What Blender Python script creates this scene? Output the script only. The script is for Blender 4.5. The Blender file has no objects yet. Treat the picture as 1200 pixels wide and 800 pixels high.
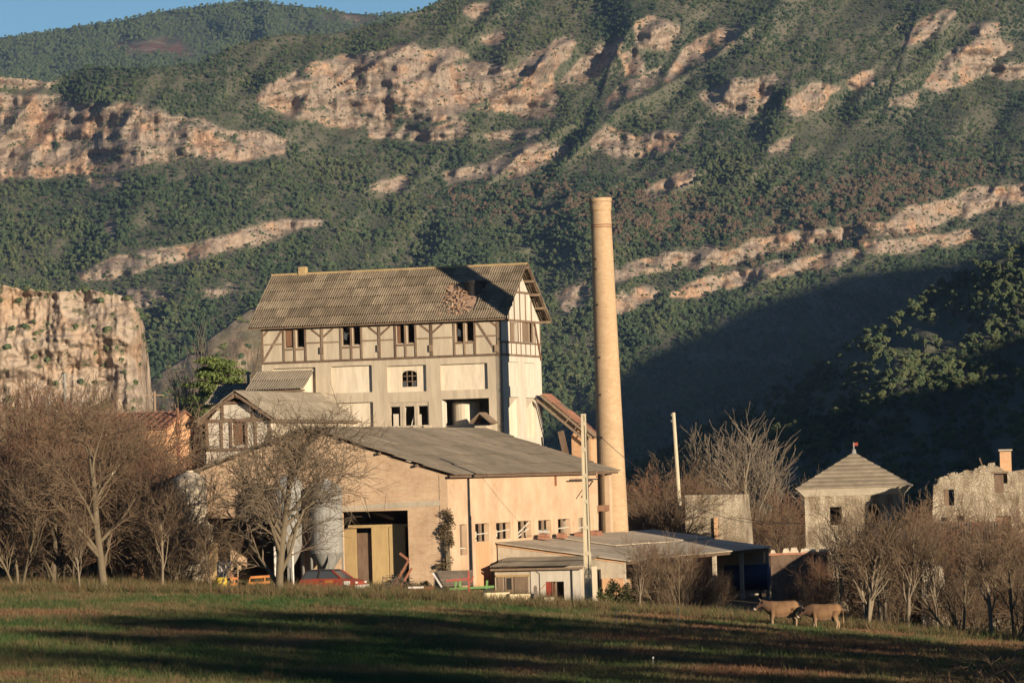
import bpy, bmesh, math, random
import numpy as np
from mathutils import Vector, Matrix

random.seed(7)
rng = np.random.default_rng(7)
sc = bpy.context.scene
col = sc.collection
R = math.radians

# ------------------------------------------------------------------ camera
FPX = 4700.0                      # focal length in pixels of the 1200 px wide photograph
CAM = Vector((0, 0, 8.6))
R3 = Matrix.Rotation(math.pi / 2 + R(1.95), 3, 'X') @ Matrix.Rotation(R(-1.6), 3, 'Z')
cam_data = bpy.data.cameras.new('camera')
cam_data.sensor_width = 36.0
cam_data.lens = 36.0 * FPX / 1200.0
cam_data.clip_start = 1.0
cam_data.clip_end = 60000.0
cam = bpy.data.objects.new('camera', cam_data)
col.objects.link(cam)
cam.matrix_world = Matrix.Translation(CAM) @ R3.to_4x4()
sc.camera = cam

# ------------------------------------------------------------------ sky, sun, exposure
SUN_EL = R(9.0)
SUN_H = Vector((0.588, -0.809, 0)).normalized()
SUN = (SUN_H * math.cos(SUN_EL) + Vector((0, 0, math.sin(SUN_EL)))).normalized()
world = bpy.data.worlds.new('World')
sc.world = world
world.use_nodes = True
wn = world.node_tree
sky = wn.nodes.new('ShaderNodeTexSky')
sky.sky_type = 'NISHITA'
sky.sun_disc = False
sky.sun_elevation = SUN_EL
sky.sun_rotation = math.atan2(SUN_H.x, SUN_H.y)
sky.altitude = 700
sky.air_density = 1.0
sky.dust_density = 0.05
sky.ozone_density = 4.0
wn.links.new(sky.outputs[0], wn.nodes['Background'].inputs[0])
wn.nodes['Background'].inputs[1].default_value = 0.054
sun_data = bpy.data.lights.new('sun', 'SUN')
sun_data.energy = 5.0
sun_data.angle = R(0.55)
sun_data.color = (1.0, 0.84, 0.63)
sun_obj = bpy.data.objects.new('sun', sun_data)
col.objects.link(sun_obj)
sun_obj.rotation_euler = SUN.to_track_quat('Z', 'Y').to_euler()
sc.view_settings.view_transform = 'Standard'
sc.view_settings.look = 'None'
sc.view_settings.exposure = 0.95
sc.view_settings.gamma = 1.0
sc.view_settings.use_curve_mapping = False
sc.cycles.max_bounces = 6
sc.cycles.volume_bounces = 0
sc.cycles.transparent_max_bounces = 8

# ------------------------------------------------------------------ projection helpers
def ray(px, py):
    return R3 @ Vector(((px - 600) / FPX, -(py - 400) / FPX, -1))
def W(px, py, Y):                 # the point at depth Y seen at this place in the photograph
    d = ray(px, py)
    return CAM + d * (Y / d.y)
R3n = np.array(R3)
def Wn(px, py, Y):                # numpy version
    d = np.stack([(px - 600) / FPX, -(py - 400) / FPX, -np.ones_like(px)], -1) @ R3n.T
    return np.array(CAM) + d * (Y / d[..., 1])[..., None]
def proj(p):
    c = R3.transposed() @ (Vector(p) - CAM)
    return 600 - c.x / c.z * FPX, 400 + c.y / c.z * FPX

# ------------------------------------------------------------------ materials
M = {}
def nodes(name):
    m = bpy.data.materials.new(name)
    m.use_nodes = True
    nt = m.node_tree
    b = nt.nodes['Principled BSDF']
    b.inputs['Specular IOR Level'].default_value = 0.25
    M[name] = m
    return m, nt, b
def N(nt, t, **kw):
    n = nt.nodes.new(t)
    for k, v in kw.items():
        if k in ('i',):
            for kk, vv in v.items():
                n.inputs[kk].default_value = vv
        else:
            setattr(n, k, v)
    return n
def mixc(nt, fac, a, b, mode='MIX'):
    n = nt.nodes.new('ShaderNodeMix'); n.data_type = 'RGBA'; n.blend_type = mode
    for sock, v in ((n.inputs[0], fac), (n.inputs[6], a), (n.inputs[7], b)):
        if isinstance(v, bpy.types.NodeSocket): nt.links.new(v, sock)
        elif isinstance(v, (int, float)): sock.default_value = v
        else: sock.default_value = (*v, 1)
    return n.outputs[2]
def coords(nt, scale=(1, 1, 1), rotz=0.0, obj=False):
    if obj: src = N(nt, 'ShaderNodeTexCoord').outputs['Object']
    else: src = N(nt, 'ShaderNodeNewGeometry').outputs['Position']
    mp = N(nt, 'ShaderNodeMapping')
    mp.inputs['Scale'].default_value = scale
    mp.inputs['Rotation'].default_value = (0, 0, rotz)
    nt.links.new(src, mp.inputs[0])
    return mp.outputs[0]
def noise(nt, vec, scale, detail=5, rough=0.6, lo=0.35, hi=0.65):
    n = N(nt, 'ShaderNodeTexNoise', i={'Scale': scale, 'Detail': detail, 'Roughness': rough})
    nt.links.new(vec, n.inputs['Vector'])
    r = N(nt, 'ShaderNodeMapRange', i={1: lo, 2: hi})
    nt.links.new(n.outputs[0], r.inputs[0])
    return r.outputs[0]
def bump(nt, b, h, strength=0.4, dist=0.05):
    n = N(nt, 'ShaderNodeBump', i={'Strength': strength, 'Distance': dist})
    nt.links.new(h, n.inputs['Height'])
    nt.links.new(n.outputs[0], b.inputs['Normal'])
def surf(name, c1, c2, c3=None, s1=0.5, s2=3.0, stretch=(1, 1, 1), rough=0.85, metal=0.0, bmp=0.3, rnd=0.0, obj=False, f2=0.6, bd=0.03):
    """two or three weathered tones mixed by noise; stretch < 1 in z gives rain streaks"""
    m, nt, b = nodes(name)
    v = coords(nt, stretch, obj=obj)
    n1 = noise(nt, v, s1, 6); n2 = noise(nt, v, s2, 4, 0.7)
    c = mixc(nt, n1, c1, c2)
    if c3:
        k = N(nt, 'ShaderNodeMath', operation='MULTIPLY', i={1: f2}); nt.links.new(n2, k.inputs[0])
        c = mixc(nt, k.outputs[0], c, c3)
    if rnd:
        oi = N(nt, 'ShaderNodeObjectInfo')
        r = N(nt, 'ShaderNodeMapRange', i={3: 1 - rnd, 4: 1 + rnd}); nt.links.new(oi.outputs['Random'], r.inputs[0])
        c2_ = N(nt, 'ShaderNodeVectorMath', operation='SCALE'); nt.links.new(c, c2_.inputs[0]); nt.links.new(r.outputs[0], c2_.inputs['Scale'])
        c = c2_.outputs[0]
    nt.links.new(c, b.inputs['Base Color'])
    b.inputs['Roughness'].default_value = rough
    b.inputs['Metallic'].default_value = metal
    if bmp: bump(nt, b, n2, bmp, bd)
    return m
def attr(nt, name, kind='GEOMETRY'):
    a = N(nt, 'ShaderNodeAttribute', attribute_name=name, attribute_type=kind)
    return a

# ------------------------------------------------------------------ mesh helpers
class MB:
    def __init__(s): s.v = []; s.f = []
    def add(s, vs, fs):
        k = len(s.v); s.v.extend([tuple(p) for p in vs]); s.f.extend([tuple(i + k for i in f) for f in fs]); return s
    def box(s, x0, x1, y0, y1, z0, z1):
        return s.add([(x0, y0, z0), (x1, y0, z0), (x1, y1, z0), (x0, y1, z0), (x0, y0, z1), (x1, y0, z1), (x1, y1, z1), (x0, y1, z1)],
                     [(0, 3, 2, 1), (4, 5, 6, 7), (0, 1, 5, 4), (1, 2, 6, 5), (2, 3, 7, 6), (3, 0, 4, 7)])
    def beam(s, p, q, w, h, up=(0, 0, 1)):
        """a bar from p to q, w across (perpendicular to up) and h along up"""
        p, q, up = Vector(p), Vector(q), Vector(up)
        d = (q - p).normalized(); a = d.cross(up).normalized() * (w / 2); b = a.normalized().cross(d).normalized() * (h / 2)
        vs = [p - a - b, p + a - b, p + a + b, p - a + b, q - a - b, q + a - b, q + a + b, q - a + b]
        return s.add(vs, [(0, 1, 2, 3), (7, 6, 5, 4), (0, 4, 5, 1), (1, 5, 6, 2), (2, 6, 7, 3), (3, 7, 4, 0)])
    def tube(s, p, q, r0, r1=None, n=8, caps=True):
        p, q = Vector(p), Vector(q); r1 = r0 if r1 is None else r1
        d = (q - p).normalized(); a = d.orthogonal().normalized(); b = d.cross(a)
        vs = []
        for c, r in ((p, r0), (q, r1)):
            for i in range(n):
                t = 2 * math.pi * i / n; vs.append(c + (a * math.cos(t) + b * math.sin(t)) * r)
        fs = [(i, (i + 1) % n, n + (i + 1) % n, n + i) for i in range(n)]
        if caps: fs += [tuple(range(n))[::-1], tuple(range(n, 2 * n))]
        return s.add(vs, fs)
    def lathe(s, prof, c=(0, 0, 0), n=24):
        """prof: (radius, z) list from bottom to top round a vertical axis"""
        vs = []
        for r, z in prof:
            for i in range(n):
                t = 2 * math.pi * i / n; vs.append((c[0] + r * math.cos(t), c[1] + r * math.sin(t), c[2] + z))
        fs = []
        for k in range(len(prof) - 1):
            for i in range(n): fs.append((k * n + i, k * n + (i + 1) % n, (k + 1) * n + (i + 1) % n, (k + 1) * n + i))
        fs.append(tuple(range(n))[::-1]); fs.append(tuple(range((len(prof) - 1) * n, len(prof) * n)))
        return s.add(vs, fs)
    def prism(s, poly, off):
        """a flat polygon of 3-D points pushed along off"""
        n = len(poly); off = Vector(off); vs = [Vector(p) for p in poly] + [Vector(p) + off for p in poly]
        fs = [tuple(range(n))[::-1], tuple(range(n, 2 * n))] + [(i, (i + 1) % n, n + (i + 1) % n, n + i) for i in range(n)]
        return s.add(vs, fs)
    def hexa(s, b, t):
        """box from four bottom and four top corners"""
        return s.add(list(b) + list(t), [(0, 3, 2, 1), (4, 5, 6, 7), (0, 1, 5, 4), (1, 2, 6, 5), (2, 3, 7, 6), (3, 0, 4, 7)])
    def wall(s, fn, u0, u1, z0, z1, holes, th):
        """wall with rectangular openings; fn(u, d, z) gives the point d inwards"""
        us = sorted({u0, u1, *[min(max(h[i], u0), u1) for h in holes for i in (0, 1)]})
        zs = sorted({z0, z1, *[min(max(h[i], z0), z1) for h in holes for i in (2, 3)]})
        def full(i, j):
            if not (0 <= i < len(us) - 1 and 0 <= j < len(zs) - 1): return False
            cu, cz = (us[i] + us[i + 1]) / 2, (zs[j] + zs[j + 1]) / 2
            return not any(h[0] < cu < h[1] and h[2] < cz < h[3] for h in holes)
        q = lambda *ps: s.add([fn(*p) for p in ps], [(0, 1, 2, 3)])
        for i in range(len(us) - 1):
            for j in range(len(zs) - 1):
                if not full(i, j): continue
                a, b, c, d = us[i], us[i + 1], zs[j], zs[j + 1]
                q((a, 0, c), (b, 0, c), (b, 0, d), (a, 0, d)); q((b, th, c), (a, th, c), (a, th, d), (b, th, d))
                if not full(i - 1, j): q((a, 0, c), (a, 0, d), (a, th, d), (a, th, c))
                if not full(i + 1, j): q((b, 0, c), (b, th, c), (b, th, d), (b, 0, d))
                if not full(i, j - 1): q((a, 0, c), (a, th, c), (b, th, c), (b, 0, c))
                if not full(i, j + 1): q((a, 0, d), (b, 0, d), (b, th, d), (a, th, d))
        return s
    def mesh(s, name, mat=None, off=(0, 0, 0), smooth=False):
        me = bpy.data.meshes.new(name)
        me.from_pydata([(p[0] - off[0], p[1] - off[1], p[2] - off[2]) for p in s.v], [], s.f)
        bm = bmesh.new(); bm.from_mesh(me); bmesh.ops.recalc_face_normals(bm, faces=bm.faces)
        bm.to_mesh(me); bm.free()
        if mat: me.materials.append(M[mat])
        if smooth: me.polygons.foreach_set('use_smooth', [True] * len(me.polygons))
        me.update(); return me
def np_mesh(name, v, f, mat=None, smooth=False):
    """fast mesh from numpy vertices and an (n,3) or (n,4) index array"""
    v = np.asarray(v, np.float32); f = np.asarray(f, np.int32); k = f.shape[1]
    me = bpy.data.meshes.new(name)
    me.vertices.add(len(v)); me.vertices.foreach_set('co', v.ravel())
    me.loops.add(f.size); me.loops.foreach_set('vertex_index', f.ravel())
    me.polygons.add(len(f)); me.polygons.foreach_set('loop_start', np.arange(len(f), dtype=np.int32) * k)
    if smooth: me.polygons.foreach_set('use_smooth', np.ones(len(f), bool))
    if mat: me.materials.append(M[mat])
    me.update(calc_edges=True); return me
def link(name, me, parent=None, **props):
    o = bpy.data.objects.new(name, me); col.objects.link(o); o.parent = parent
    for k, v in props.items(): o[k] = v
    return o
class Thing:
    """an Empty at the base of a thing; part vertices are given in the same frame as the base"""
    def __init__(s, name, label, cat, base=(0, 0, 0), rot=0.0, group=None, world=None):
        s.base = Vector(base)
        s.o = bpy.data.objects.new(name, None); col.objects.link(s.o); s.o.empty_display_size = 0.3
        s.o.location = world if world is not None else base; s.o.rotation_euler = (0, 0, rot)
        s.o['label'] = label; s.o['category'] = cat
        if group: s.o['group'] = group
    def part(s, name, mb, mat, parent=None, smooth=False, **props):
        me = mb.mesh(name, mat, s.base, smooth)
        return link(name, me, parent or s.o, **props)
    def inst(s, name, me, mtx, parent=None):
        o = link(name, me, parent or s.o); o.matrix_local = Matrix.Translation(-s.base) @ mtx; return o
def single(name, mb, mat, label, cat, base=(0, 0, 0), group=None, smooth=False):
    o = link(name, mb.mesh(name, mat, base, smooth)); o.location = base
    o['label'] = label; o['category'] = cat
    if group: o['group'] = group
    return o

# ------------------------------------------------------------------ numpy noise
def vnoise(x, y, seed):
    g = np.random.default_rng(seed).random((256, 256))
    xi, yi = np.floor(x).astype(int), np.floor(y).astype(int); fx, fy = x - xi, y - yi
    fx = fx * fx * (3 - 2 * fx); fy = fy * fy * (3 - 2 * fy)
    a = g[xi % 256, yi % 256]; b = g[(xi + 1) % 256, yi % 256]; c = g[xi % 256, (yi + 1) % 256]; d = g[(xi + 1) % 256, (yi + 1) % 256]
    return (a * (1 - fx) + b * fx) * (1 - fy) + (c * (1 - fx) + d * fx) * fy - 0.5
def fbm(x, y, seed, o=4, g=0.5):
    s = 0; a = 1.0
    for k in range(o): s = s + a * vnoise(x * 2 ** k + 17 * k, y * 2 ** k + 31 * k, seed + k); a *= g
    return s
def inpoly(x, y, poly):
    r = np.zeros(x.shape, bool); n = len(poly)
    for i in range(n):
        x1, y1 = poly[i]; x2, y2 = poly[(i + 1) % n]
        if y1 == y2: continue
        c = ((y1 > y) != (y2 > y)) & (x < (x2 - x1) * (y - y1) / (y2 - y1) + x1); r ^= c
    return r
def blur(a, s, axis):
    k = max(1, int(3 * s)); w = np.exp(-0.5 * (np.arange(-k, k + 1) / s) ** 2); w /= w.sum()
    p = [(0, 0)] * a.ndim; p[axis] = (k, k); b = np.pad(a, p, mode='edge')
    return sum(w[i] * np.take(b, range(i, i + a.shape[axis]), axis=axis) for i in range(2 * k + 1))
def grid_faces(nr, nc):
    i = np.arange(nr - 1)[:, None] * nc + np.arange(nc - 1)[None, :]
    return np.stack([i, i + 1, i + nc + 1, i + nc], -1).reshape(-1, 4)
def fattr(me, name, vals):
    a = me.attributes.new(name, 'FLOAT', 'POINT'); a.data.foreach_set('value', np.asarray(vals, np.float32).ravel())

# ------------------------------------------------------------------ scattering (only for uncountable stuff)
def scatter(name, pts, scl, tint, proto, label, cat, tilt=0.12):
    n = len(pts)
    me = bpy.data.meshes.new(name)
    me.vertices.add(n); me.vertices.foreach_set('co', np.asarray(pts, np.float32).ravel())
    fattr(me, 'scl', scl); fattr(me, 'tint', tint)
    rot = np.stack([rng.normal(0, tilt, n), rng.normal(0, tilt, n), rng.random(n) * 6.283], -1).astype(np.float32)
    a = me.attributes.new('rot', 'FLOAT_VECTOR', 'POINT'); a.data.foreach_set('vector', rot.ravel())
    o = link(name, me, kind='stuff', label=label, category=cat)
    ng = bpy.data.node_groups.new(name + '_nodes', 'GeometryNodeTree')
    ng.interface.new_socket('Geometry', in_out='INPUT', socket_type='NodeSocketGeometry')
    ng.interface.new_socket('Geometry', in_out='OUTPUT', socket_type='NodeSocketGeometry')
    gi, go = ng.nodes.new('NodeGroupInput'), ng.nodes.new('NodeGroupOutput')
    ip = ng.nodes.new('GeometryNodeInstanceOnPoints'); oi = ng.nodes.new('GeometryNodeObjectInfo')
    oi.inputs[0].default_value = proto; oi.inputs['As Instance'].default_value = True
    na = ng.nodes.new('GeometryNodeInputNamedAttribute'); na.inputs[0].default_value = 'scl'
    nb = ng.nodes.new('GeometryNodeInputNamedAttribute'); nb.data_type = 'FLOAT_VECTOR'; nb.inputs[0].default_value = 'rot'
    L = ng.links.new
    L(gi.outputs[0], ip.inputs['Points']); L(oi.outputs['Geometry'], ip.inputs['Instance'])
    L(na.outputs['Attribute'], ip.inputs['Scale']); L(nb.outputs['Attribute'], ip.inputs['Rotation'])
    L(ip.outputs[0], go.inputs[0])
    md = o.modifiers.new('scatter', 'NODES'); md.node_group = ng
    return o
def leafy(name, seed, clumps, leaves, leaf, rx, rz, zc, mat, trunk=0.12, crad=0.45):
    """a crown of clumps of leaf-sized faces round a short trunk; used as the pattern for scattered woods"""
    g = np.random.default_rng(seed); vs = []; fs = []
    for c in range(clumps):
        d = g.normal(size=3); d /= np.linalg.norm(d); r = g.random() ** 0.4 * 0.75
        ctr = np.array([d[0] * rx * r, d[1] * rx * r, zc + d[2] * rz * r]); cr = crad * rx * (0.7 + 0.6 * g.random())
        for k in range(leaves):
            u = g.normal(size=3); u /= np.linalg.norm(u); p = ctr + u * cr * np.array([1, 1, 0.8]) * (0.75 + 0.3 * g.random())
            nrm = u + g.normal(size=3) * 0.35; nrm /= np.linalg.norm(nrm)
            a = np.cross(nrm, g.normal(size=3)); a /= np.linalg.norm(a); b = np.cross(nrm, a); s = leaf * (0.6 + 0.8 * g.random())
            i = len(vs); vs += [p - a * s, p + a * s * 0.9 + b * s * 0.3, p + b * s * 1.1]; fs.append((i, i + 1, i + 2))
    mb = MB(); mb.tube((0, 0, -0.6), (0, 0, zc), trunk, trunk * 0.6, 5)
    k = len(vs); tv = mb.v; tf = [t for f in mb.f if len(f) == 4 for t in ((f[0], f[1], f[2]), (f[0], f[2], f[3]))]
    me = np_mesh(name, np.array(vs + tv), np.array(fs + [tuple(i + k for i in t) for t in tf]), mat)
    return bpy.data.objects.new(name, me)

def foliage_mat(name, a, b, c, spread=0.35):
    m, nt, bs = nodes(name)
    t = attr(nt, 'tint', 'INSTANCER').outputs['Fac']
    cr = N(nt, 'ShaderNodeValToRGB'); el = cr.color_ramp.elements
    el[0].color = (*a, 1); el[1].color = (*c, 1); e = el.new(0.5); e.color = (*b, 1)
    nt.links.new(t, cr.inputs[0])
    v = coords(nt, obj=True); n = noise(nt, v, 1.5, 2)
    col_ = mixc(nt, n, cr.outputs[0], (1 - spread,) * 3, 'MULTIPLY')
    nt.links.new(col_, bs.inputs['Base Color']); bs.inputs['Roughness'].default_value = 0.8
    return m
# ================================================================== the mountains
def terrain_mat(name, earth, earth2, r1, r2, r3, sc_, rb=0.6):
    m, nt, b = nodes(name)
    rk = attr(nt, 'rock').outputs['Fac']
    v = coords(nt, (1, 1, 1)); vs = coords(nt, (1, 1, 0.25))
    n1 = noise(nt, v, 0.02 * sc_, 6, 0.65); n2 = noise(nt, vs, 0.10 * sc_, 6, 0.7); n3 = noise(nt, v, 0.035 * sc_, 5, 0.6, 0.5, 0.62)
    n4 = noise(nt, vs, 0.45 * sc_, 4, 0.7); n5 = noise(nt, coords(nt, (1, 1, 5)), 0.05 * sc_, 5, 0.75, 0.52, 0.66); n6 = noise(nt, coords(nt, (1, 1, 0.15)), 0.22 * sc_, 3, 0.6, 0.60, 0.68); n7 = noise(nt, v, 0.30 * sc_, 4, 0.7, 0.5, 0.62)
    e = mixc(nt, n1, earth, earth2)
    r = mixc(nt, n2, r1, r2); r = mixc(nt, n3, r, r3)
    r = mixc(nt, n4, r, (0.80, 0.78, 0.76), 'MULTIPLY'); r = mixc(nt, n5, r, (0.66, 0.63, 0.61), 'MULTIPLY'); r = mixc(nt, n6, r, (0.62, 0.59, 0.57), 'MULTIPLY'); vo = N(nt, 'ShaderNodeTexVoronoi', feature='DISTANCE_TO_EDGE', i={'Scale': 0.075 * sc_}); dn = N(nt, 'ShaderNodeTexNoise', i={'Scale': 0.06 * sc_, 'Detail': 4}); nt.links.new(v, dn.inputs['Vector']); da = N(nt, 'ShaderNodeVectorMath', operation='MULTIPLY_ADD'); nt.links.new(dn.outputs['Color'], da.inputs[0]); da.inputs[1].default_value = (22 / sc_,) * 3; nt.links.new(coords(nt, (1, 1, 0.45)), da.inputs[2]); nt.links.new(da.outputs[0], vo.inputs['Vector']); vr = N(nt, 'ShaderNodeMapRange', i={1: 0.02, 2: 0.07}); nt.links.new(vo.outputs[0], vr.inputs[0]); r = mixc(nt, vr.outputs[0], mixc(nt, 1.0, r, (0.72, 0.69, 0.67), 'MULTIPLY'), r); r = mixc(nt, n7, r, (0.78, 0.78, 0.76), 'MULTIPLY')
    nt.links.new(mixc(nt, rk, e, r), b.inputs['Base Color'])
    b.inputs['Roughness'].default_value = 0.95; b.inputs['Specular IOR Level'].default_value = 0.1
    bump(nt, b, n4, rb, 1.2)
terrain_mat('mountain_mat', (0.125, 0.110, 0.078), (0.068, 0.074, 0.048), (0.33, 0.255, 0.195), (0.27, 0.22, 0.175), (0.38, 0.25, 0.165), 1.0)
terrain_mat('blue_mat', (0.075, 0.08, 0.05), (0.05, 0.065, 0.04), (0.20, 0.10, 0.07), (0.15, 0.085, 0.06), (0.26, 0.19, 0.15), 0.5)
terrain_mat('cliff_mat', (0.13, 0.11, 0.07), (0.09, 0.09, 0.05), (0.35, 0.275, 0.21), (0.31, 0.25, 0.195), (0.39, 0.27, 0.18), 1.0, 0.35)
foliage_mat('pine_mat', (0.044, 0.072, 0.036), (0.074, 0.106, 0.046), (0.125, 0.138, 0.058))
foliage_mat('oak_mat', (0.11, 0.10, 0.058), (0.15, 0.108, 0.070), (0.18, 0.115, 0.078))

def z2(pts, k=2.0, ox=0.0): return [(ox + x / k, y / k) for x, y in pts]
ROCKS = [
 [(300,115),(312,104),(340,90),(372,75),(395,66),(450,62),(480,54),(495,60),(530,58),(560,72),(600,80),(640,95),(654,120),(650,136),(620,132),(590,130),(560,128),(530,135),(500,140),(470,135),(440,140),(410,150),(385,148),(360,140),(330,132),(305,124)],
 [(425,150),(450,145),(500,152),(530,140),(548,148),(545,157),(500,161),(430,160)],
 [(-90,138),(0,133),(40,126),(100,123),(150,126),(200,138),(250,147),(300,157),(335,168),(332,180),(280,186),(230,183),(180,179),(150,184),(100,180),(60,184),(0,192),(-90,196)],
 [(-90,200),(0,193),(100,186),(205,186),(120,200),(60,206),(0,211),(-90,214)],
 [(-90,84),(0,84),(30,83),(68,95),(60,100),(0,101),(-90,102)],
 [(-90,117),(0,115),(50,111),(72,116),(40,122),(0,126),(-90,128)],
 [(88,322),(130,306),(190,295),(240,285),(290,271),(330,261),(382,261),(340,272),(300,284),(260,293),(200,306),(150,320),(100,330)],
 [(236,343),(268,331),(276,336),(250,347)], [(130,345),(170,338),(200,350),(165,358)], [(122,262),(132,262),(134,278),(124,278)],
 [(515,208),(560,194),(600,179),(640,171),(662,174),(640,190),(600,196),(560,207),(525,214)], [(430,224),(455,212),(482,209),(470,222)],
 [(100,213),(135,208),(140,218),(110,222)], [(560,160),(600,152),(640,150),(610,162)],
 [(600,100),(625,65),(670,45),(668,65),(645,85),(657,115),(642,137),(600,132)],
 [(660,96),(690,60),(732,44),(727,60),(702,80),(675,97)], [(727,65),(745,58),(752,80),(730,88)],
 [(704,127),(720,105),(770,76),(774,90),(740,112)], [(774,93),(800,60),(840,33),(872,34),(838,60),(800,86)],
 [(745,30),(765,18),(797,33),(777,55),(750,55)], [(820,112),(860,95),(912,89),(900,115),(880,136),(840,131)],
 [(918,122),(950,100),(982,104),(962,126),(930,134)], [(988,97),(1026,84),(1022,96),(995,103)],
 [(1078,98),(1100,75),(1140,50),(1167,45),(1184,58),(1162,76),(1135,97),(1100,108)], [(1158,84),(1185,75),(1290,60),(1290,75),(1180,92)],
 [(1052,57),(1070,30),(1100,14),(1122,14),(1092,41)], [(1135,28),(1172,27),(1165,40),(1140,42)],
 [(688,172),(710,154),(745,164),(765,158),(802,159),(790,173),(760,179),(715,184)], [(600,180),(630,171),(665,175),(625,196),(598,214)],
 [(752,224),(785,209),(817,201),(802,212),(765,229)], [(898,177),(932,161),(917,179)], [(540,10),(575,5),(560,20)], [(560,48),(590,38),(585,50)],
 [(462,127),(500,122),(498,130)], [(1040,120),(1075,112),(1065,128)],
 z2([(240,640),(350,600),(450,583),(500,598),(560,568),(640,553),(740,543),(800,528),(880,518),(940,488),(1000,473),(1080,448),(1210,436),(1380,415),(1380,450),(1210,474),(1100,492),(1020,512),(980,542),(950,542),(900,537),(840,547),(760,562),(700,567),(600,588),(520,622),(470,612),(400,622),(300,642),(240,662)], 2, 600),
 z2([(370,692),(440,658),(540,638),(640,618),(740,598),(860,568),(990,556),(1100,540),(1090,552),(940,582),(850,592),(760,617),(660,638),(560,658),(450,694)], 2, 600),
 z2([(235,702),(300,678),(345,684),(290,717),(240,732)], 2, 600), z2([(100,690),(170,660),(190,690),(120,735)], 2, 600),
]
SPURS = [  # a ridge seen end on: nearer on its right, dropping away on its left
 ([(705,132),(760,112),(830,72),(880,32),(925,-6)], 42, 60), ([(640,60),(660,30),(690,0)], 14, 40), ([(560,305),(620,290),(680,262),(740,240)], 60, 70),
 ([(905,150),(925,110),(930,80)], 16, 35), ([(1060,62),(1075,20),(1080,-10)], 18, 45), ([(650,140),(690,150),(700,120)], 14, 35),
 ([(170,440),(230,400),(300,365),(380,340)], 40, 40), ([(440,75),(500,40),(560,0)], 35, 40)]

STEP = 2.0
gx = np.arange(-90, 1292, STEP); gy = np.arange(620, -170, -STEP)
PX, PY = np.meshgrid(gx, gy)                           # row 0 is the foot of the slope
wx = PX + 9 * fbm(PX / 26, PY / 26, 11, 4); wy = PY + 7 * fbm(PX / 26, PY / 22, 23, 4)
rock = np.zeros(PX.shape)
for pl in ROCKS:
    for dy in (-2.5, 0, 2.5): rock = np.maximum(rock, inpoly(wx, wy + dy, pl))
rock *= (fbm(PX / 16, PY / 8, 71, 3) > -0.42)           # ledges with scrub break the faces
soft = blur(blur(rock, 0.8, 0), 16.0, 1)
rate = 2.35 * STEP * (1 - 0.86 * np.clip(soft * 1.15, 0, 1))
Yd = 2250 + np.cumsum(rate, 0)
tot = blur(Yd[-1:], 14, 1); Yd = 2250 + (Yd - 2250) * (tot.mean() - 2250) / (tot - 2250)
up = np.clip((600 - PY) / 500, 0, 1)
Yd += 55 * fbm(PX / 150 - PY / 260, PY / 190, 5, 3) * (0.35 + up) + 18 * fbm(PX / 42 + PY / 90, PY / 48, 8, 3) + 48 * np.abs(fbm(PX / 80 + PY / 100, PY / 150, 9, 3)) * (0.4 + up)
for line, amp, wid in SPURS:
    best = np.full(PX.shape, 1e9); sign = np.ones(PX.shape)
    for (x1, y1), (x2, y2) in zip(line[:-1], line[1:]):
        L2 = (x2 - x1) ** 2 + (y2 - y1) ** 2; t = np.clip(((PX - x1) * (x2 - x1) + (PY - y1) * (y2 - y1)) / L2, 0, 1)
        d = np.hypot(PX - x1 - t * (x2 - x1), PY - y1 - t * (y2 - y1)); sd = (x2 - x1) * (PY - y1) - (y2 - y1) * (PX - x1)
        upd = d < best; best = np.where(upd, d, best); sign = np.where(upd, np.sign(sd), sign)
    Yd -= amp * np.where(sign > 0, np.exp(-best / wid), np.exp(-best / 7.0))
rk = blur(blur(rock, 0.45, 0), 0.45, 1)
Yd += rk * (7.0 * fbm(PX / 11, PY / 40, 31, 4) + 5.5 * np.abs(fbm(PX / 26, PY / 10, 37, 3)) + 2.2 * fbm(PX / 5, PY / 4, 41, 3) + 3.0 * np.sin(PY / 3.2 + 3 * fbm(PX / 30, PY / 30, 43, 2)))
SKY1 = [(-90, 96), (0, 88), (60, 95), (100, 78), (160, 82), (230, 75), (270, 55), (320, 42), (380, 40), (440, 28), (480, 15), (520, 0), (600, -40), (700, -90), (800, -130), (1000, -160), (1300, -190)]
sx, sy = np.array(SKY1).T
sk = np.interp(gx, sx, sy) + 2.5 * fbm(gx / 14, gx * 0, 77, 3)
# rows are squeezed so that the last row is the skyline itself
T = (gy[0] - PY) / (gy[0] - gy[-1])
PYs = np.where(PY < sk[None, :], sk[None, :], PY)
below = PY >= sk[None, :]
V = Wn(PX, PYs, Yd)
Pback = (~below)
drop = np.where(Pback, (sk[None, :] - PY), 0)           # past the skyline the ground falls away behind
V[..., 1] += drop * 6; V[..., 2] -= drop * 1.5
def mk(name, V, rockv, mat, label):
    me = np_mesh(name, V.reshape(-1, 3), grid_faces(*V.shape[:2]), mat, True); fattr(me, 'rock', rockv)
    return link(name, me, kind='structure', label=label)
mk('mountain_slope', V, rk, 'mountain_mat', 'wooded mountainside with pale limestone cliffs behind the mill')

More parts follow.
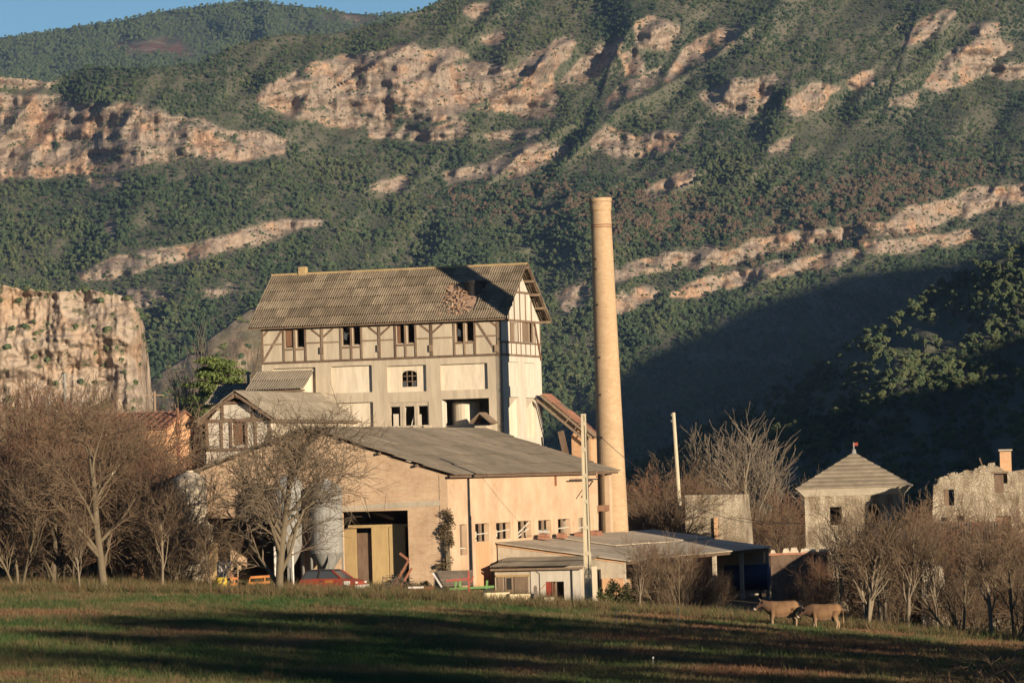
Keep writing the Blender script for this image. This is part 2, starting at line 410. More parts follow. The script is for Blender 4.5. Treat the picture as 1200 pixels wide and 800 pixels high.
def pick(Vg, weight, n):
    """n random places on a grid surface, weighted"""
    w = (weight[:-1, :-1]).ravel().astype(float); c = np.cumsum(w); c /= c[-1]
    k = np.searchsorted(c, rng.random(n)); nc = Vg.shape[1] - 1; r, q = k // nc, k % nc
    a, b = rng.random(n)[:, None], rng.random(n)[:, None]
    p = (Vg[r, q] * (1 - a) * (1 - b) + Vg[r, q + 1] * a * (1 - b) + Vg[r + 1, q] * (1 - a) * b + Vg[r + 1, q + 1] * a * b)
    return p, r, q
pine_a = leafy('pine_pattern', 3, 7, 46, 0.62, 2.0, 2.0, 3.3, 'pine_mat', 0.18)
bush_a = leafy('bush_pattern', 5, 4, 40, 0.45, 1.2, 0.8, 0.8, 'pine_mat', 0.1, 0.6)
oak_a = leafy('oak_pattern', 6, 6, 40, 0.55, 1.9, 1.5, 2.4, 'oak_mat', 0.18)
brown = np.exp(-(((PX - 1000) / 130) ** 2 + ((PY - 255 + (PX - 1000) * 0.25) / 42) ** 2)) + 0.8 * np.exp(-(((PX - 760) / 70) ** 2 + ((PY - 255) / 26) ** 2)) + 0.35 * np.exp(-(((PX - 600) / 90) ** 2 + ((PY - 240) / 30) ** 2))
dens = fbm(PX / 34, PY / 20, 51, 4)
open_ = np.clip(0.72 + 2.4 * dens, 0.07, 1.0) * (rock < 0.5) * (1 - 0.85 * (np.roll(rock, -2, 0) > 0.5)) * (1 - 0.85 * (np.roll(rock, -4, 0) > 0.5)) * below * (PY < 590)
far = np.clip(1.25 - up * 0.35, 0.5, 1.3)
p, r, q = pick(V, open_ * (1 - 0.35 * np.clip(brown, 0, 1)), 84000)
scatter('pine_forest', p, (0.40 + 0.85 * rng.random(len(p)) ** 2.6) * (1.08 - 0.38 * up[r, q]), np.clip(0.38 + 0.9 * fbm(PX / 60, PY / 40, 53, 3)[r, q] + rng.normal(0, 0.20, len(p)), 0, 1), pine_a, 'dark green pine forest covering the mountainside', 'forest')
p, r, q = pick(V, (open_ + 0.15) * np.clip(brown - 0.08, 0, 1) * (rock < 0.5) * below * (fbm(PX / 9, PY / 6, 63, 2) > 0.03), 4200)
scatter('oak_scrub', p, 0.45 + 0.6 * rng.random(len(p)), rng.random(len(p)), oak_a, 'rusty brown oak scrub among the pines on the mountainside', 'scrub')
p, r, q = pick(V, (0.10 + (rock > 0.5) * 0.60 * (fbm(PX / 18, PY / 5, 61, 3) > 0.10) + (dens < 0.0) * 1.1 * (rock < 0.5)) * below * (PY < 590), 46000)
scatter('hillside_scrub', p, 0.30 + 0.65 * rng.random(len(p)), 0.25 + 0.6 * rng.random(len(p)), bush_a, 'low evergreen scrub dotted over cliffs and clearings', 'scrub')

# ---- far blue mountain at the top left
bx = np.arange(-120, 760, 4.0); bt = np.linspace(0, 1, 60)
SKY2 = [(-120, 60), (0, 45), (60, 38), (100, 30), (140, 25), (180, 15), (240, 7), (290, 2), (350, 7), (400, 14), (430, 18), (470, 16), (560, 30), (760, 60)]
s2 = np.interp(bx, *np.array(SKY2).T) + 1.6 * fbm(bx / 11, bx * 0, 91, 3)
BX, BT = np.meshgrid(bx, bt); BY = 190 + (s2[None, :] - 190) * BT
BYd = 5000 + BT * 1900 + 260 * fbm(BX / 70, BY / 60, 93, 3)
VB = Wn(BX, BY, BYd)
back = VB[-1:].copy(); back[..., 1] += 1500; back[..., 2] -= 500
VBf = np.concatenate([VB, back], 0)
clr = np.exp(-(((BX - 175) / 55) ** 2 + ((BY - 56 - (BX - 175) * 0.05) / 12) ** 2)) + 0.8 * np.exp(-(((BX - 415) / 35) ** 2 + ((BY - 22) / 7) ** 2))
clr = np.clip(clr * 2 * (0.7 + fbm(BX / 14, BY / 6, 95, 3)) - 0.3, 0, 1)
mk('distant_mountain', VBf, np.concatenate([clr, clr[-1:]], 0), 'blue_mat', 'distant blue forested mountain below the sky')
p, r, q = pick(VB, np.clip(1 - 1.3 * clr, 0.03, 1) * (0.35 + np.clip(fbm(BX / 20, BY / 12, 97, 3) + .5, 0, 1)), 34000)
scatter('distant_forest', p, 0.7 + 0.7 * rng.random(len(p)), 0.2 + 0.6 * rng.random(len(p)), pine_a, 'dark forest on the distant blue mountain', 'forest')

# ---- cliff at the lower left
cx = np.arange(-60, 178, 1.5); ct = np.linspace(0, 1, 170)
top = np.interp(cx, [-60, 0, 20, 60, 110, 140, 155, 165, 171, 178], [328, 333, 338, 341, 340, 345, 352, 372, 410, 560]) + 3 * fbm(cx / 9, cx * 0, 101, 3)
CX, CT = np.meshgrid(cx, ct); CY = 580 + (top[None, :] - 580) * CT
edge = np.clip((CX - 150) / 28, 0, 1)
CYd = 1120 + 10 * CT + 30 * edge ** 2 + 5 * fbm(CX / 24, CY / 70, 103, 3) + 2.5 * np.abs(fbm(CX / 9, CY / 40, 107, 3)) + 3.5 * fbm(CX / 30, CY / 12, 109, 3) + 1.0 * fbm(CX / 3.5, CY / 4, 113, 2) + 3 * np.sin(CY / 14 + CX / 60)
VC = Wn(CX, CY, CYd)
bk = [VC[-1:].copy() for _ in range(3)]
for k, b in enumerate(bk): b[..., 1] += (8, 16, 30)[k]; b[..., 2] += (-0.5, -10, -75)[k]
crk = np.ones(CX.shape); crk[fbm(CX / 11, CY / 5, 117, 3) > 0.36] = 0.25
mk('rock_cliff', np.concatenate([VC] + bk, 0), np.concatenate([crk] + [np.ones((1, len(cx)))] * 3, 0), 'cliff_mat', 'vertical tan limestone cliff at the lower left')
p, r, q = pick(VC, (crk < 0.5) * 1.0 + (CT > 0.985) * 1.2, 200)
scatter('cliff_bushes', p, 0.35 + 0.6 * rng.random(len(p)), 0.3 + 0.6 * rng.random(len(p)), bush_a, 'dark bushes growing from ledges of the lower left cliff', 'bushes')
# ---- tan scrub spur between cliff and mill
hx = np.arange(120, 345, 3.0); ht = np.linspace(0, 1, 50)
top = np.interp(hx, [120, 150, 175, 220, 260, 300, 345], [470, 460, 445, 415, 385, 355, 330]) + 2 * fbm(hx / 9, hx * 0, 121, 3)
HX, HT = np.meshgrid(hx, ht); HY = 580 + (top[None, :] - 580) * HT; HYd = 1350 + 300 * HT + (HX - 120) * 0.9 + 30 * fbm(HX / 40, HY / 30, 123, 3)
VH = Wn(HX, HY, HYd); b1 = VH[-1:].copy(); b1[..., 1] += 50; b1[..., 2] -= 70
hr = np.clip(0.45 + 0.9 * fbm(HX / 12, HY / 5, 125, 3), 0, 0.75)
mk('scrub_spur', np.concatenate([VH, b1], 0), np.concatenate([hr, hr[-1:]], 0), 'cliff_mat', 'dry tan scrub spur between cliff and mill')
p, r, q = pick(VH, np.clip(fbm(HX / 20, HY / 9, 127, 3) + 0.08 + (HT < 0.4) * 0.3, 0, 1), 420)
scatter('spur_scrub', p, 0.5 + 0.8 * rng.random(len(p)), rng.random(len(p)), bush_a, 'low bushes on the dry spur left of the mill', 'scrub')

# ---- wooded hill at the right
SK3 = [(690, 575), (760, 540), (820, 503), (870, 481), (900, 466), (930, 443), (960, 420), (1000, 399), (1040, 378), (1070, 354), (1100, 330), (1150, 305), (1200, 285), (1290, 245), (1400, 200)]
rx_ = np.arange(690, 1400, 4.0); rt = np.linspace(0, 1, 70)
s3 = np.interp(rx_, *np.array(SK3).T) + 5 + 5 * fbm(rx_ / 40, rx_ * 0, 131, 3)
RX, RT = np.meshgrid(rx_, rt); RY = 625 + (s3[None, :] - 625) * RT; RYd = 900 + 330 * RT + 45 * fbm(RX / 70, RY / 60, 133, 3)
VR = Wn(RX, RY, RYd); b1 = VR[-1:].copy(); b1[..., 1] += 250; b1[..., 2] -= 110
mk('wooded_hill', np.concatenate([VR, b1], 0), np.zeros((71, len(rx_))), 'mountain_mat', 'wooded hill rising at the right, half in shadow')
pine_b = leafy('hill_pine_pattern', 13, 16, 110, 0.30, 2.2, 2.4, 3.6, 'pine_mat', 0.2, 0.38)
wgt = np.clip(0.5 + 1.2 * fbm(RX / 30, RY / 24, 135, 3), 0.05, 1)
p, r, q = pick(VR, wgt, 5600)
scatter('hill_pines', p, 0.28 + 0.36 * rng.random(len(p)), 0.4 + 0.6 * rng.random(len(p)), pine_b, 'pines covering the hill at the right', 'forest')

# ---- the ridges off to the right whose evening shadow fills the side valley
def surf_at(px, py):
    j = int(round((px - gx[0]) / STEP)); i = int(round((gy[0] - py) / STEP)); return Vector(V[i, j])
def hill_at(px, py):
    k = np.argmin((RX - px) ** 2 + (RY - py) ** 2); return Vector(VR.reshape(-1, 3)[k])
def ridge(name, pts, back_, slope, label, first=()):
    crest = [Vector(p) for p in first] + [p + SUN * (d / math.cos(SUN_EL)) for p, d in zip(pts, back_)]
    out = []
    for k, c in enumerate(crest):
        a = crest[max(0, k - 1)]; b = crest[min(len(crest) - 1, k + 1)]
        t = Vector((b.x - a.x, b.y - a.y, 0)).normalized(); n = Vector((-t.y, t.x, 0)); row = []
        for s in np.linspace(-1, 1, 17):
            w = c.z / slope; row.append((c.x + n.x * s * w, c.y + n.y * s * w, max(-4, c.z * (1 - abs(s) ** 0.9)) - 3))
        out.append(row)
    V_ = np.array(out); V_[..., 2] += 2.0 * fbm(V_[..., 0] / 60, V_[..., 1] / 60, 141, 3) * (V_[..., 2] > 0)
    me = np_mesh(name, V_.reshape(-1, 3), grid_faces(*V_.shape[:2]), 'mountain_mat', True); fattr(me, 'rock', np.zeros(V_.shape[:2]))
    link(name, me, kind='structure', label=label)
E1 = [(470, 575), (560, 535), (640, 492), (690, 450), (740, 418), (800, 388), (860, 362), (920, 340), (980, 324), (1060, 312), (1140, 302), (1200, 286), (1280, 262)]
ridge('shadow_ridge', [surf_at(*e) for e in E1], [1150] * 13, 0.75, 'mountain ridge beyond the right edge')
E2 = [(860, 516), (900, 497), (950, 468), (1000, 446), (1060, 424), (1120, 398), (1200, 366), (1290, 320), (1390, 270)]
ridge('valley_ridge', [hill_at(*e) for e in E2], [470] * 9, 0.8, 'lower ridge beyond the right edge', [(250, 330, 30), (285, 450, 82), (310, 600, 92), (335, 740, 96)])

# ================================================================== the ground
GP = [(0, 800, 150), (600, 800, 150), (1200, 800, 150), (0, 692, 238), (123, 695, 236), (325, 697, 236), (430, 700, 236), (560, 705, 234), (690, 716, 232), (800, 726, 228), (915, 733, 224), (990, 736, 224), (1100, 746, 220), (1200, 757, 216)]
A_, b_ = [], []
for g in GP:
    w = W(*g); X, Y = w.x / 25, (w.y - 190) / 50; A_.append([1, X, Y, X * Y, X * X]); b_.append(w.z)
GC = np.linalg.lstsq(np.array(A_), np.array(b_), rcond=None)[0]
def ground(x, y):
    x = np.asarray(x, float); y = np.asarray(y, float)
    X = np.clip(x, -34, 34) / 25; Y = (np.clip(y, 120, 238) - 190) / 50
    z = GC[0] + GC[1] * X + GC[2] * Y + GC[3] * X * Y + GC[4] * X * X
    z = z + 0.12 * fbm(x / 6, y / 9, 151, 3)
    return z
def gz(x, y): return float(ground(np.array([x]), np.array([y]))[0])
def G(px, Y):                      # the ground point in this column of the photograph at depth Y
    p = W(px, 700, Y)
    for _ in range(3): p = Vector((W(px, proj((p.x, Y, gz(p.x, Y)))[1], Y).x, Y, 0))
    return Vector((p.x, Y, gz(p.x, Y)))
m, nt, b = nodes('field_mat')
gr = attr(nt, 'green').outputs['Fac']; v = coords(nt)
n1 = noise(nt, v, 0.6, 6); n2 = noise(nt, v, 4.0, 5, 0.7)
g1 = mixc(nt, n1, (0.040, 0.055, 0.018), (0.060, 0.070, 0.024)); d1 = mixc(nt, n1, (0.10, 0.068, 0.035), (0.135, 0.10, 0.05))
c = mixc(nt, gr, d1, g1); c = mixc(nt, n2, c, (0.6, 0.6, 0.6), 'MULTIPLY')
nt.links.new(c, b.inputs['Base Color']); b.inputs['Roughness'].default_value = 1.0; bump(nt, b, n2, 0.6, 0.15)
ys = np.concatenate([np.linspace(-300, 110, 20), np.linspace(112, 345, 234), np.linspace(350, 900, 40), np.linspace(950, 8000, 30)])
us = np.concatenate([-np.geomspace(4000, 46, 24), np.linspace(-45, 45, 181), np.geomspace(46, 4000, 24)])
UX, UY = np.meshgrid(us, ys); GZ = ground(UX, UY) - np.clip((UY - 330) / 300, 0, 1) * 4
GREENV = np.clip(0.5 + 1.2 * fbm(UX / 9, UY / 16, 161, 3) + 0.35 * np.exp(-((UX + 4) / 9) ** 2) - 0.5 * (UX > 4) - 0.35 * (UX < -14), 0, 1)
me = np_mesh('ground', np.stack([UX, UY, GZ], -1).reshape(-1, 3), grid_faces(*UX.shape), 'field_mat', True); fattr(me, 'green', GREENV)
link('ground', me, kind='structure', label='rough grass field and valley floor')
# ================================================================== materials of the buildings
surf('plaster', (0.46, 0.385, 0.285), (0.39, 0.325, 0.24), (0.25, 0.205, 0.15), 0.35, 2.6, (1, 1, 0.14), bmp=0.15, f2=0.55)
surf('plaster_pale', (0.60, 0.52, 0.40), (0.52, 0.44, 0.33), (0.33, 0.275, 0.21), 0.5, 2.6, (1, 1, 0.16), bmp=0.12, f2=0.55, rnd=0.06)
surf('plaster_white', (0.53, 0.475, 0.395), (0.46, 0.41, 0.33), (0.29, 0.25, 0.20), 0.5, 2.4, (1, 1, 0.15), bmp=0.1, f2=0.5)
surf('timber', (0.13, 0.078, 0.048), (0.18, 0.125, 0.085), (0.075, 0.05, 0.035), 1.5, 7, (1, 1, 0.3), bmp=0.3, rnd=0.25)
surf('timber_pale', (0.23, 0.165, 0.11), (0.17, 0.12, 0.08), (0.11, 0.075, 0.05), 1.2, 7, (1, 1, 0.2), bmp=0.3, rnd=0.2)
surf('red_wood', (0.20, 0.10, 0.055), (0.145, 0.075, 0.042), (0.09, 0.05, 0.032), 1.2, 6, (1, 1, 0.2), bmp=0.2, rnd=0.15)
surf('asbestos', (0.26, 0.205, 0.14), (0.19, 0.145, 0.095), (0.11, 0.085, 0.058), 0.18, 1.5, (1, 1, 1), bmp=0.2, rnd=0.27, f2=0.75)
surf('asbestos_grey', (0.31, 0.25, 0.175), (0.225, 0.18, 0.125), (0.13, 0.105, 0.075), 0.22, 1.2, bmp=0.2, rnd=0.14, f2=0.6)
surf('slab', (0.46, 0.385, 0.285), (0.37, 0.31, 0.225), (0.22, 0.18, 0.13), 0.3, 1.5, bmp=0.2, rnd=0.12, f2=0.6)
surf('asbestos_light', (0.30, 0.25, 0.185), (0.235, 0.195, 0.145), (0.15, 0.125, 0.09), 0.4, 2.0, bmp=0.2, rnd=0.12, f2=0.6)
surf('concrete', (0.43, 0.36, 0.27), (0.35, 0.295, 0.22), (0.22, 0.185, 0.14), 0.5, 3, (1, 1, 0.5), bmp=0.2, f2=0.5)
surf('galvanised', (0.25, 0.245, 0.225), (0.20, 0.195, 0.18), (0.13, 0.118, 0.10), 0.8, 3, (1, 1, 0.3), rough=0.8, metal=0.0, bmp=0.1)
surf('rust', (0.26, 0.10, 0.05), (0.17, 0.07, 0.04), (0.10, 0.05, 0.035), 1.5, 8, bmp=0.3)
surf('red_tile', (0.33, 0.15, 0.085), (0.25, 0.115, 0.07), (0.16, 0.085, 0.06), 0.8, 4, bmp=0.4, rnd=0.15)
surf('orange_plaster', (0.52, 0.29, 0.15), (0.45, 0.245, 0.13), (0.32, 0.19, 0.12), 0.6, 3, (1, 1, 0.4), bmp=0.2, f2=0.4)
surf('ply', (0.41, 0.29, 0.135), (0.34, 0.235, 0.11), (0.22, 0.15, 0.08), 0.8, 5, (1, 1, 0.3), bmp=0.15, rnd=0.1, f2=0.4)
surf('dark', (0.02, 0.018, 0.016), (0.03, 0.026, 0.022), bmp=0)
surf('dark_metal', (0.05, 0.045, 0.04), (0.035, 0.03, 0.03), rough=0.5, metal=0.4, bmp=0)
surf('lichen_rock', (0.42, 0.30, 0.14), (0.33, 0.22, 0.11), (0.2, 0.15, 0.09), 1.5, 5, bmp=0.3)
surf('shard', (0.42, 0.27, 0.18), (0.31, 0.20, 0.135), (0.17, 0.12, 0.085), 2, 9, bmp=0.2)
m, nt, b = nodes('glass'); b.inputs['Base Color'].default_value = (0.05, 0.055, 0.06, 1); b.inputs['Roughness'].default_value = 0.12; b.inputs['Specular IOR Level'].default_value = 0.6
def stone(name, c1, c2, mortar, sx, sy, msize=0.02, dirt=(0.6, 0.6, 0.6), rot=0.0, bmp=0.4, s1=0.5):
    """coursed masonry too fine to pick apart at this distance; u runs along the wall"""
    m, nt, b = nodes(name)
    g = N(nt, 'ShaderNodeTexCoord').outputs['Object']
    se = N(nt, 'ShaderNodeSeparateXYZ'); nt.links.new(g, se.inputs[0])
    ad = N(nt, 'ShaderNodeMath', operation='ADD'); nt.links.new(se.outputs[0], ad.inputs[0]); nt.links.new(se.outputs[1], ad.inputs[1])
    cb = N(nt, 'ShaderNodeCombineXYZ'); nt.links.new(ad.outputs[0], cb.inputs[0]); nt.links.new(se.outputs[2], cb.inputs[1])
    br = N(nt, 'ShaderNodeTexBrick', i={'Color1': (*c1, 1), 'Color2': (*c2, 1), 'Mortar': (*mortar, 1), 'Scale': 1.0, 'Mortar Size': msize, 'Brick Width': sx, 'Row Height': sy, 'Bias': 0.0})
    nt.links.new(cb.outputs[0], br.inputs['Vector'])
    n1 = noise(nt, g, s1, 6); n2 = noise(nt, g, 3.0, 5, 0.7)
    c = mixc(nt, n1, br.outputs['Color'], dirt, 'MULTIPLY')
    k = N(nt, 'ShaderNodeMath', operation='MULTIPLY', i={1: 0.5}); nt.links.new(n2, k.inputs[0])
    c = mixc(nt, k.outputs[0], c, mortar)
    nt.links.new(c, b.inputs['Base Color']); b.inputs['Roughness'].default_value = 0.9
    bump(nt, b, br.outputs['Fac'], -bmp, 0.02)
stone('brick_peach', (0.48, 0.325, 0.20), (0.40, 0.255, 0.155), (0.46, 0.36, 0.255), 0.5, 0.13, 0.012, (0.66, 0.60, 0.54), bmp=0.3, s1=0.45)
stone('brick_yellow', (0.50, 0.355, 0.205), (0.44, 0.305, 0.17), (0.47, 0.36, 0.23), 0.45, 0.13, 0.012, (0.82, 0.78, 0.74))
stone('render_peach', (0.485, 0.345, 0.23), (0.455, 0.32, 0.21), (0.465, 0.33, 0.22), 3.0, 1.5, 0.004, (0.72, 0.66, 0.60), bmp=0.1, s1=0.5)
def rubble(name, c1, c2, joint, size, dirt):
    m, nt, b = nodes(name); g = coords(nt, (1, 1, 1.35), obj=True)
    wob = N(nt, 'ShaderNodeTexNoise', i={'Scale': 2.0, 'Detail': 3}); nt.links.new(g, wob.inputs['Vector'])
    ad = N(nt, 'ShaderNodeVectorMath', operation='MULTIPLY_ADD'); nt.links.new(wob.outputs['Color'], ad.inputs[0]); ad.inputs[1].default_value = (.35, .35, .35); nt.links.new(g, ad.inputs[2])
    vo = N(nt, 'ShaderNodeTexVoronoi', i={'Scale': 1 / size}); nt.links.new(ad.outputs[0], vo.inputs['Vector'])
    ve = N(nt, 'ShaderNodeTexVoronoi', feature='DISTANCE_TO_EDGE', i={'Scale': 1 / size}); nt.links.new(ad.outputs[0], ve.inputs['Vector'])
    bw = N(nt, 'ShaderNodeSeparateColor'); nt.links.new(vo.outputs['Color'], bw.inputs[0])
    c = mixc(nt, bw.outputs[0], c1, c2); ed = N(nt, 'ShaderNodeMapRange', i={1: .0, 2: .12}); nt.links.new(ve.outputs[0], ed.inputs[0])
    c = mixc(nt, ed.outputs[0], joint, c); n1 = noise(nt, g, .5, 6); n2 = noise(nt, coords(nt, (1, 1, .3), obj=True), 1.3, 5, .7, .45, .65)
    c = mixc(nt, n1, c, dirt, 'MULTIPLY'); k = N(nt, 'ShaderNodeMath', operation='MULTIPLY', i={1: .6}); nt.links.new(n2, k.inputs[0]); c = mixc(nt, k.outputs[0], c, (.50, .43, .32))
    nt.links.new(c, b.inputs['Base Color']); b.inputs['Roughness'].default_value = .95; bump(nt, b, ed.outputs[0], .8, .05)
rubble('rubble_stone', (0.38, 0.31, 0.22), (0.27, 0.215, 0.15), (0.27, 0.22, 0.16), 0.17, (0.40, 0.36, 0.31))
stone('orange_brick', (0.50, 0.26, 0.13), (0.42, 0.22, 0.11), (0.45, 0.32, 0.2), 0.5, 0.14, 0.012, (0.75, 0.7, 0.66))

# ================================================================== the frame all the mill buildings stand in
TH = R(18.8)
cs, sn = math.cos(TH), math.sin(TH)
C0 = W(586.5, 415, 290)
def L2W(x, y, z=0): return Vector((C0.x + x * cs + y * sn, C0.y - x * sn + y * cs, z))
def toL(p): dx, dy = p.x - C0.x, p.y - C0.y; return dx * cs - dy * sn, dx * sn + dy * cs, p.z
def hit(px, py, n, d0):
    r = ray(px, py); n = Vector(n); c = C0.copy(); c.z = 0
    t = (d0 + n.dot(c) - n.dot(CAM)) / n.dot(r); return toL(CAM + r * t)
def onY(px, py, y=0.0): x, _, z = hit(px, py, (sn, cs, 0), y); return x, z      # on a wall that faces the front
def onX(px, py, x=0.0): _, y, z = hit(px, py, (cs, -sn, 0), x); return y, z     # on a wall that faces the right
def fthing(name, label, cat, x, y, z=None, group=None):
    w = L2W(x, y, 0); z = gz(w.x, w.y) - 0.1 if z is None else z
    t = Thing(name, label, cat, (x, y, z), -TH, group, world=L2W(x, y, z)); return t

def corrugated(name, w, l, mat, wave=0.19, amp=0.045, lap=0.10):
    n = max(2, int(round(w / wave))) * 4; vs = []; fs = []
    for i in range(n + 1):
        x = w * i / n; z = amp * math.sin(2 * math.pi * i / 4 + 0.5)
        vs += [(x, -0.02, z + 0.06), (x, l + lap, z)]
    for i in range(n): fs.append((2 * i, 2 * i + 2, 2 * i + 3, 2 * i + 1))
    return np_mesh(name, np.array(vs), np.array(fs), mat)
def roof_sheets(T, p0, a, La, b, Lb, cols, rows, mat, skip=(), parent=None, name='roof_sheet', wave=0.19, jit=0.012):
    a, b = Vector(a).normalized(), Vector(b).normalized(); n = a.cross(b).normalized()
    if n.z < 0: n = -n
    w, l = La / cols, Lb / rows; me = corrugated(name, w, l, mat, wave)
    for i in range(cols):
        for j in range(rows):
            if (i, j) in skip: continue
            p = Vector(p0) + a * (w * i) + b * (l * j) + n * (random.uniform(0, jit) + 0.05)
            a2 = a; b2 = (b + n * random.uniform(-0.004, 0.004) + a * random.uniform(-0.006, 0.006)).normalized(); n2 = a2.cross(b2).normalized()
            if n2.z < 0: n2 = -n2
            mt = Matrix(((a2.x, b2.x, n2.x, p.x), (a2.y, b2.y, n2.y, p.y), (a2.z, b2.z, n2.z, p.z), (0, 0, 0, 1)))
            T.inst(name, me, mt, parent)

# ================================================================== the mill
ML = onY(306.7, 426)[0]; MW = onX(634, 418)[0]           # length to the left, depth
zb = onY(586.5, 415)[1]; zt = onY(586.5, 374)[1]         # timber storey
zr = onY(520, 395.5)[1]; zs = onY(544, 400.5)[1]         # rail, window sill
zwt = onY(544, 377)[1]
z_ridge = onX(612, 309.5, 0.3)[1]
EV = 0.55; VG = 0.75; VGL = 0.85
Z0 = 0.5
T = fthing('mill_building', 'tall abandoned half-timbered mill with sagging corrugated roof and blank panels', 'mill', 0, 0, Z0)
fx = lambda px, py=440: onY(px, py)[0]
def rectY(px0, py0, px1, py1, y=0.0):
    x0, za = onY(px0, (py0 + py1) / 2, y); x1, zb_ = onY(px1, (py0 + py1) / 2, y); xm = (px0 + px1) / 2
    return x0, x1, onY(xm, py1, y)[1], onY(xm, py0, y)[1]
def rectX(px0, py0, px1, py1, x=0.0):
    y0 = onX(px0, (py0 + py1) / 2, x)[0]; y1 = onX(px1, (py0 + py1) / 2, x)[0]; xm = (px0 + px1) / 2
    return y0, y1, onX(xm, py1, x)[1], onX(xm, py0, x)[1]
panels = [rectY(320, 431, 370, 461), rectY(388.5, 428.5, 436, 460), rectY(453.5, 428, 499.5, 459), rectY(516, 426, 571.5, 456.5), rectY(390, 471.5, 437.5, 503.5), rectY(330, 472, 372, 505)]
arch = rectY(469.5, 434, 487.5, 453)
bay = rectY(456, 471, 502.5, 498.5)
gate = rectY(518, 467, 573.5, 512)
wins = [rectY(334, 384.5, 343, 407.5), rectY(347.3, 384, 356.3, 407), rectY(400.8, 381.7, 410.2, 404.5), rectY(413.2, 381.2, 422.4, 404), rectY(464.8, 379.7, 473.4, 402.5), rectY(477, 379, 485.6, 402), rectY(534, 377, 542.8, 400.7), rectY(546, 376.6, 555, 400)]
mb = MB(); f = lambda u, d, z: (u, d, z)
mb.wall(f, ML, 0, Z0, zb, panels + [bay, gate], 0.4)
mb.wall(f, ML, 0, zb, zt, wins, 0.3)
T.part('front_wall', mb, 'plaster')
for k, p in enumerate(panels):
    mb = MB(); th = 0.24
    g = lambda u, d, z: (u, d + 0.22, z)
    mb.wall(g, p[0] + .003, p[1] - .003, p[2] + .003, p[3] - .003, [arch] if k == 2 else [], 0.15)
    T.part('panel', mb, 'plaster_pale')
# arched window with small panes in the third panel
w = MB(); a = arch; xm = (a[0] + a[1]) / 2
for i in range(1, 3): w.box(a[0] + (a[1] - a[0]) * i / 3 - .03, a[0] + (a[1] - a[0]) * i / 3 + .03, .28, .33, a[2], a[3])
for i in range(1, 3): w.box(a[0], a[1], .285, .325, a[2] + (a[3] - a[2]) * i / 3 - .03, a[2] + (a[3] - a[2]) * i / 3 + .03)
fr = T.part('window_frame', w, 'timber_pale')
w = MB(); n = 8
for s_ in (-1, 1):
    pts = [(xm + s_ * (a[1] - a[0]) / 2, .24, a[3] + .004)] + [(xm + s_ * (a[1] - a[0]) / 2 * math.cos(t), .24, a[3] - 0.28 + .28 * math.sin(t)) for t in np.linspace(0, math.pi / 2, n)]
    w.prism(pts, (0, .12, 0))
T.part('arch_spandrel', w, 'plaster_pale')
for i in range(3):
    if i == 1: continue
    w = MB(); w.box(a[0] + (a[1] - a[0]) * i / 3 + .04, a[0] + (a[1] - a[0]) * (i + 1) / 3 - .04, .30, .31, a[2] + .04, a[2] + .35); T.part('pane', w, 'glass', fr)
# side, back and left walls
gpan = [rectX(594.5, 424, 608, 452.5), rectX(614, 425, 627, 453.5), rectX(595.5, 465, 609, 511), rectX(617, 466, 628.5, 512)]
gw = [rectX(598.5, 377.5, 606.2, 400.2), rectX(613, 378.5, 626, 401.2)]
gz_ = lambda u, d, z: (-d, u, z)
mb = MB(); mb.wall(gz_, 0, MW, Z0, zb, gpan, 0.4); mb.wall(gz_, 0, MW, zb, zt, gw, 0.3)
T.part('gable_wall', mb, 'plaster_white')
for k, p in enumerate(gpan):
    mb = MB(); d = 0.10 if k < 2 else 0.24
    mb.box(-d - .15, -d, p[0] + .003, p[1] - .003, p[2] + .003, p[3] - .003); T.part('panel', mb, 'plaster_white' if k < 2 else 'plaster_pale')
    if k > 1:                                         # hopper-shaped head of the niche
        mb = MB(); zz = p[3] - 1.0
        mb.prism([(-.235, p[0] + .01, p[3] - .004), (-.235, p[1] - .01, p[3] - .004), (-.235, p[0] + .01, zz)], (.10, 0, 0)); T.part('niche_hopper', mb, 'concrete')
mb = MB(); mb.box(ML, ML + .35, .401, MW - .001, Z0, zt); mb.box(ML + .351, -.401, MW - .35, MW, Z0, zt); T.part('rear_wall', mb, 'plaster')
for zz in (zb - 5.2, zb - .2):
    mb = MB(); mb.box(ML + .36, -.41, .41, MW - .36, zz, zz + .18); T.part('floor', mb, 'concrete')
# gable triangles
zg = z_ridge - 0.25
for x0 in (-.3, ML + .02):
    mb = MB(); mb.prism([(x0, 0.02, zt), (x0, MW - .02, zt), (x0, MW / 2, zg)], (.28, 0, 0)); T.part('gable_end', mb, 'plaster_white' if x0 > -1 else 'plaster')
# beams of the front: each a part
def bm_(p, q, w=.17, d=.07, mat='timber', y=-.02):
    mb = MB(); mb.beam((p[0], y, p[1]), (q[0], y, q[1]), w, d, (0, 1, 0)); return T.part('beam', mb, mat)
def Fp(px, py): return onY(px, py)
bm_((ML, zb), (0, zb), .16, .10); bm_((ML, zt - .06), (0, zt - .06), .16, .10)
posts = [307.6, 332.6, 345.3, 358, 377.5, 399.6, 411.7, 423.6, 444.6, 463.3, 475.2, 487.2, 505.6, 532.6, 544.4, 556.6, 583.5]
for k, px in enumerate(posts):
    x = fx(px, 398); bm_((x, zb + .09), (x, zt - .15), .20 if px in (377.5, 444.6, 505.6) else .15, .07, 'timber_pale' if k % 3 else 'timber', y=-.022)
for a_, b_2 in ((308, 332), (358, 377), (378.5, 399), (424, 444), (445.5, 463), (488, 505), (506.5, 532), (557, 583)):
    bm_((fx(a_, 399), zr), (fx(b_2, 399), zr), .11, .05, 'timber_pale', y=-.014)
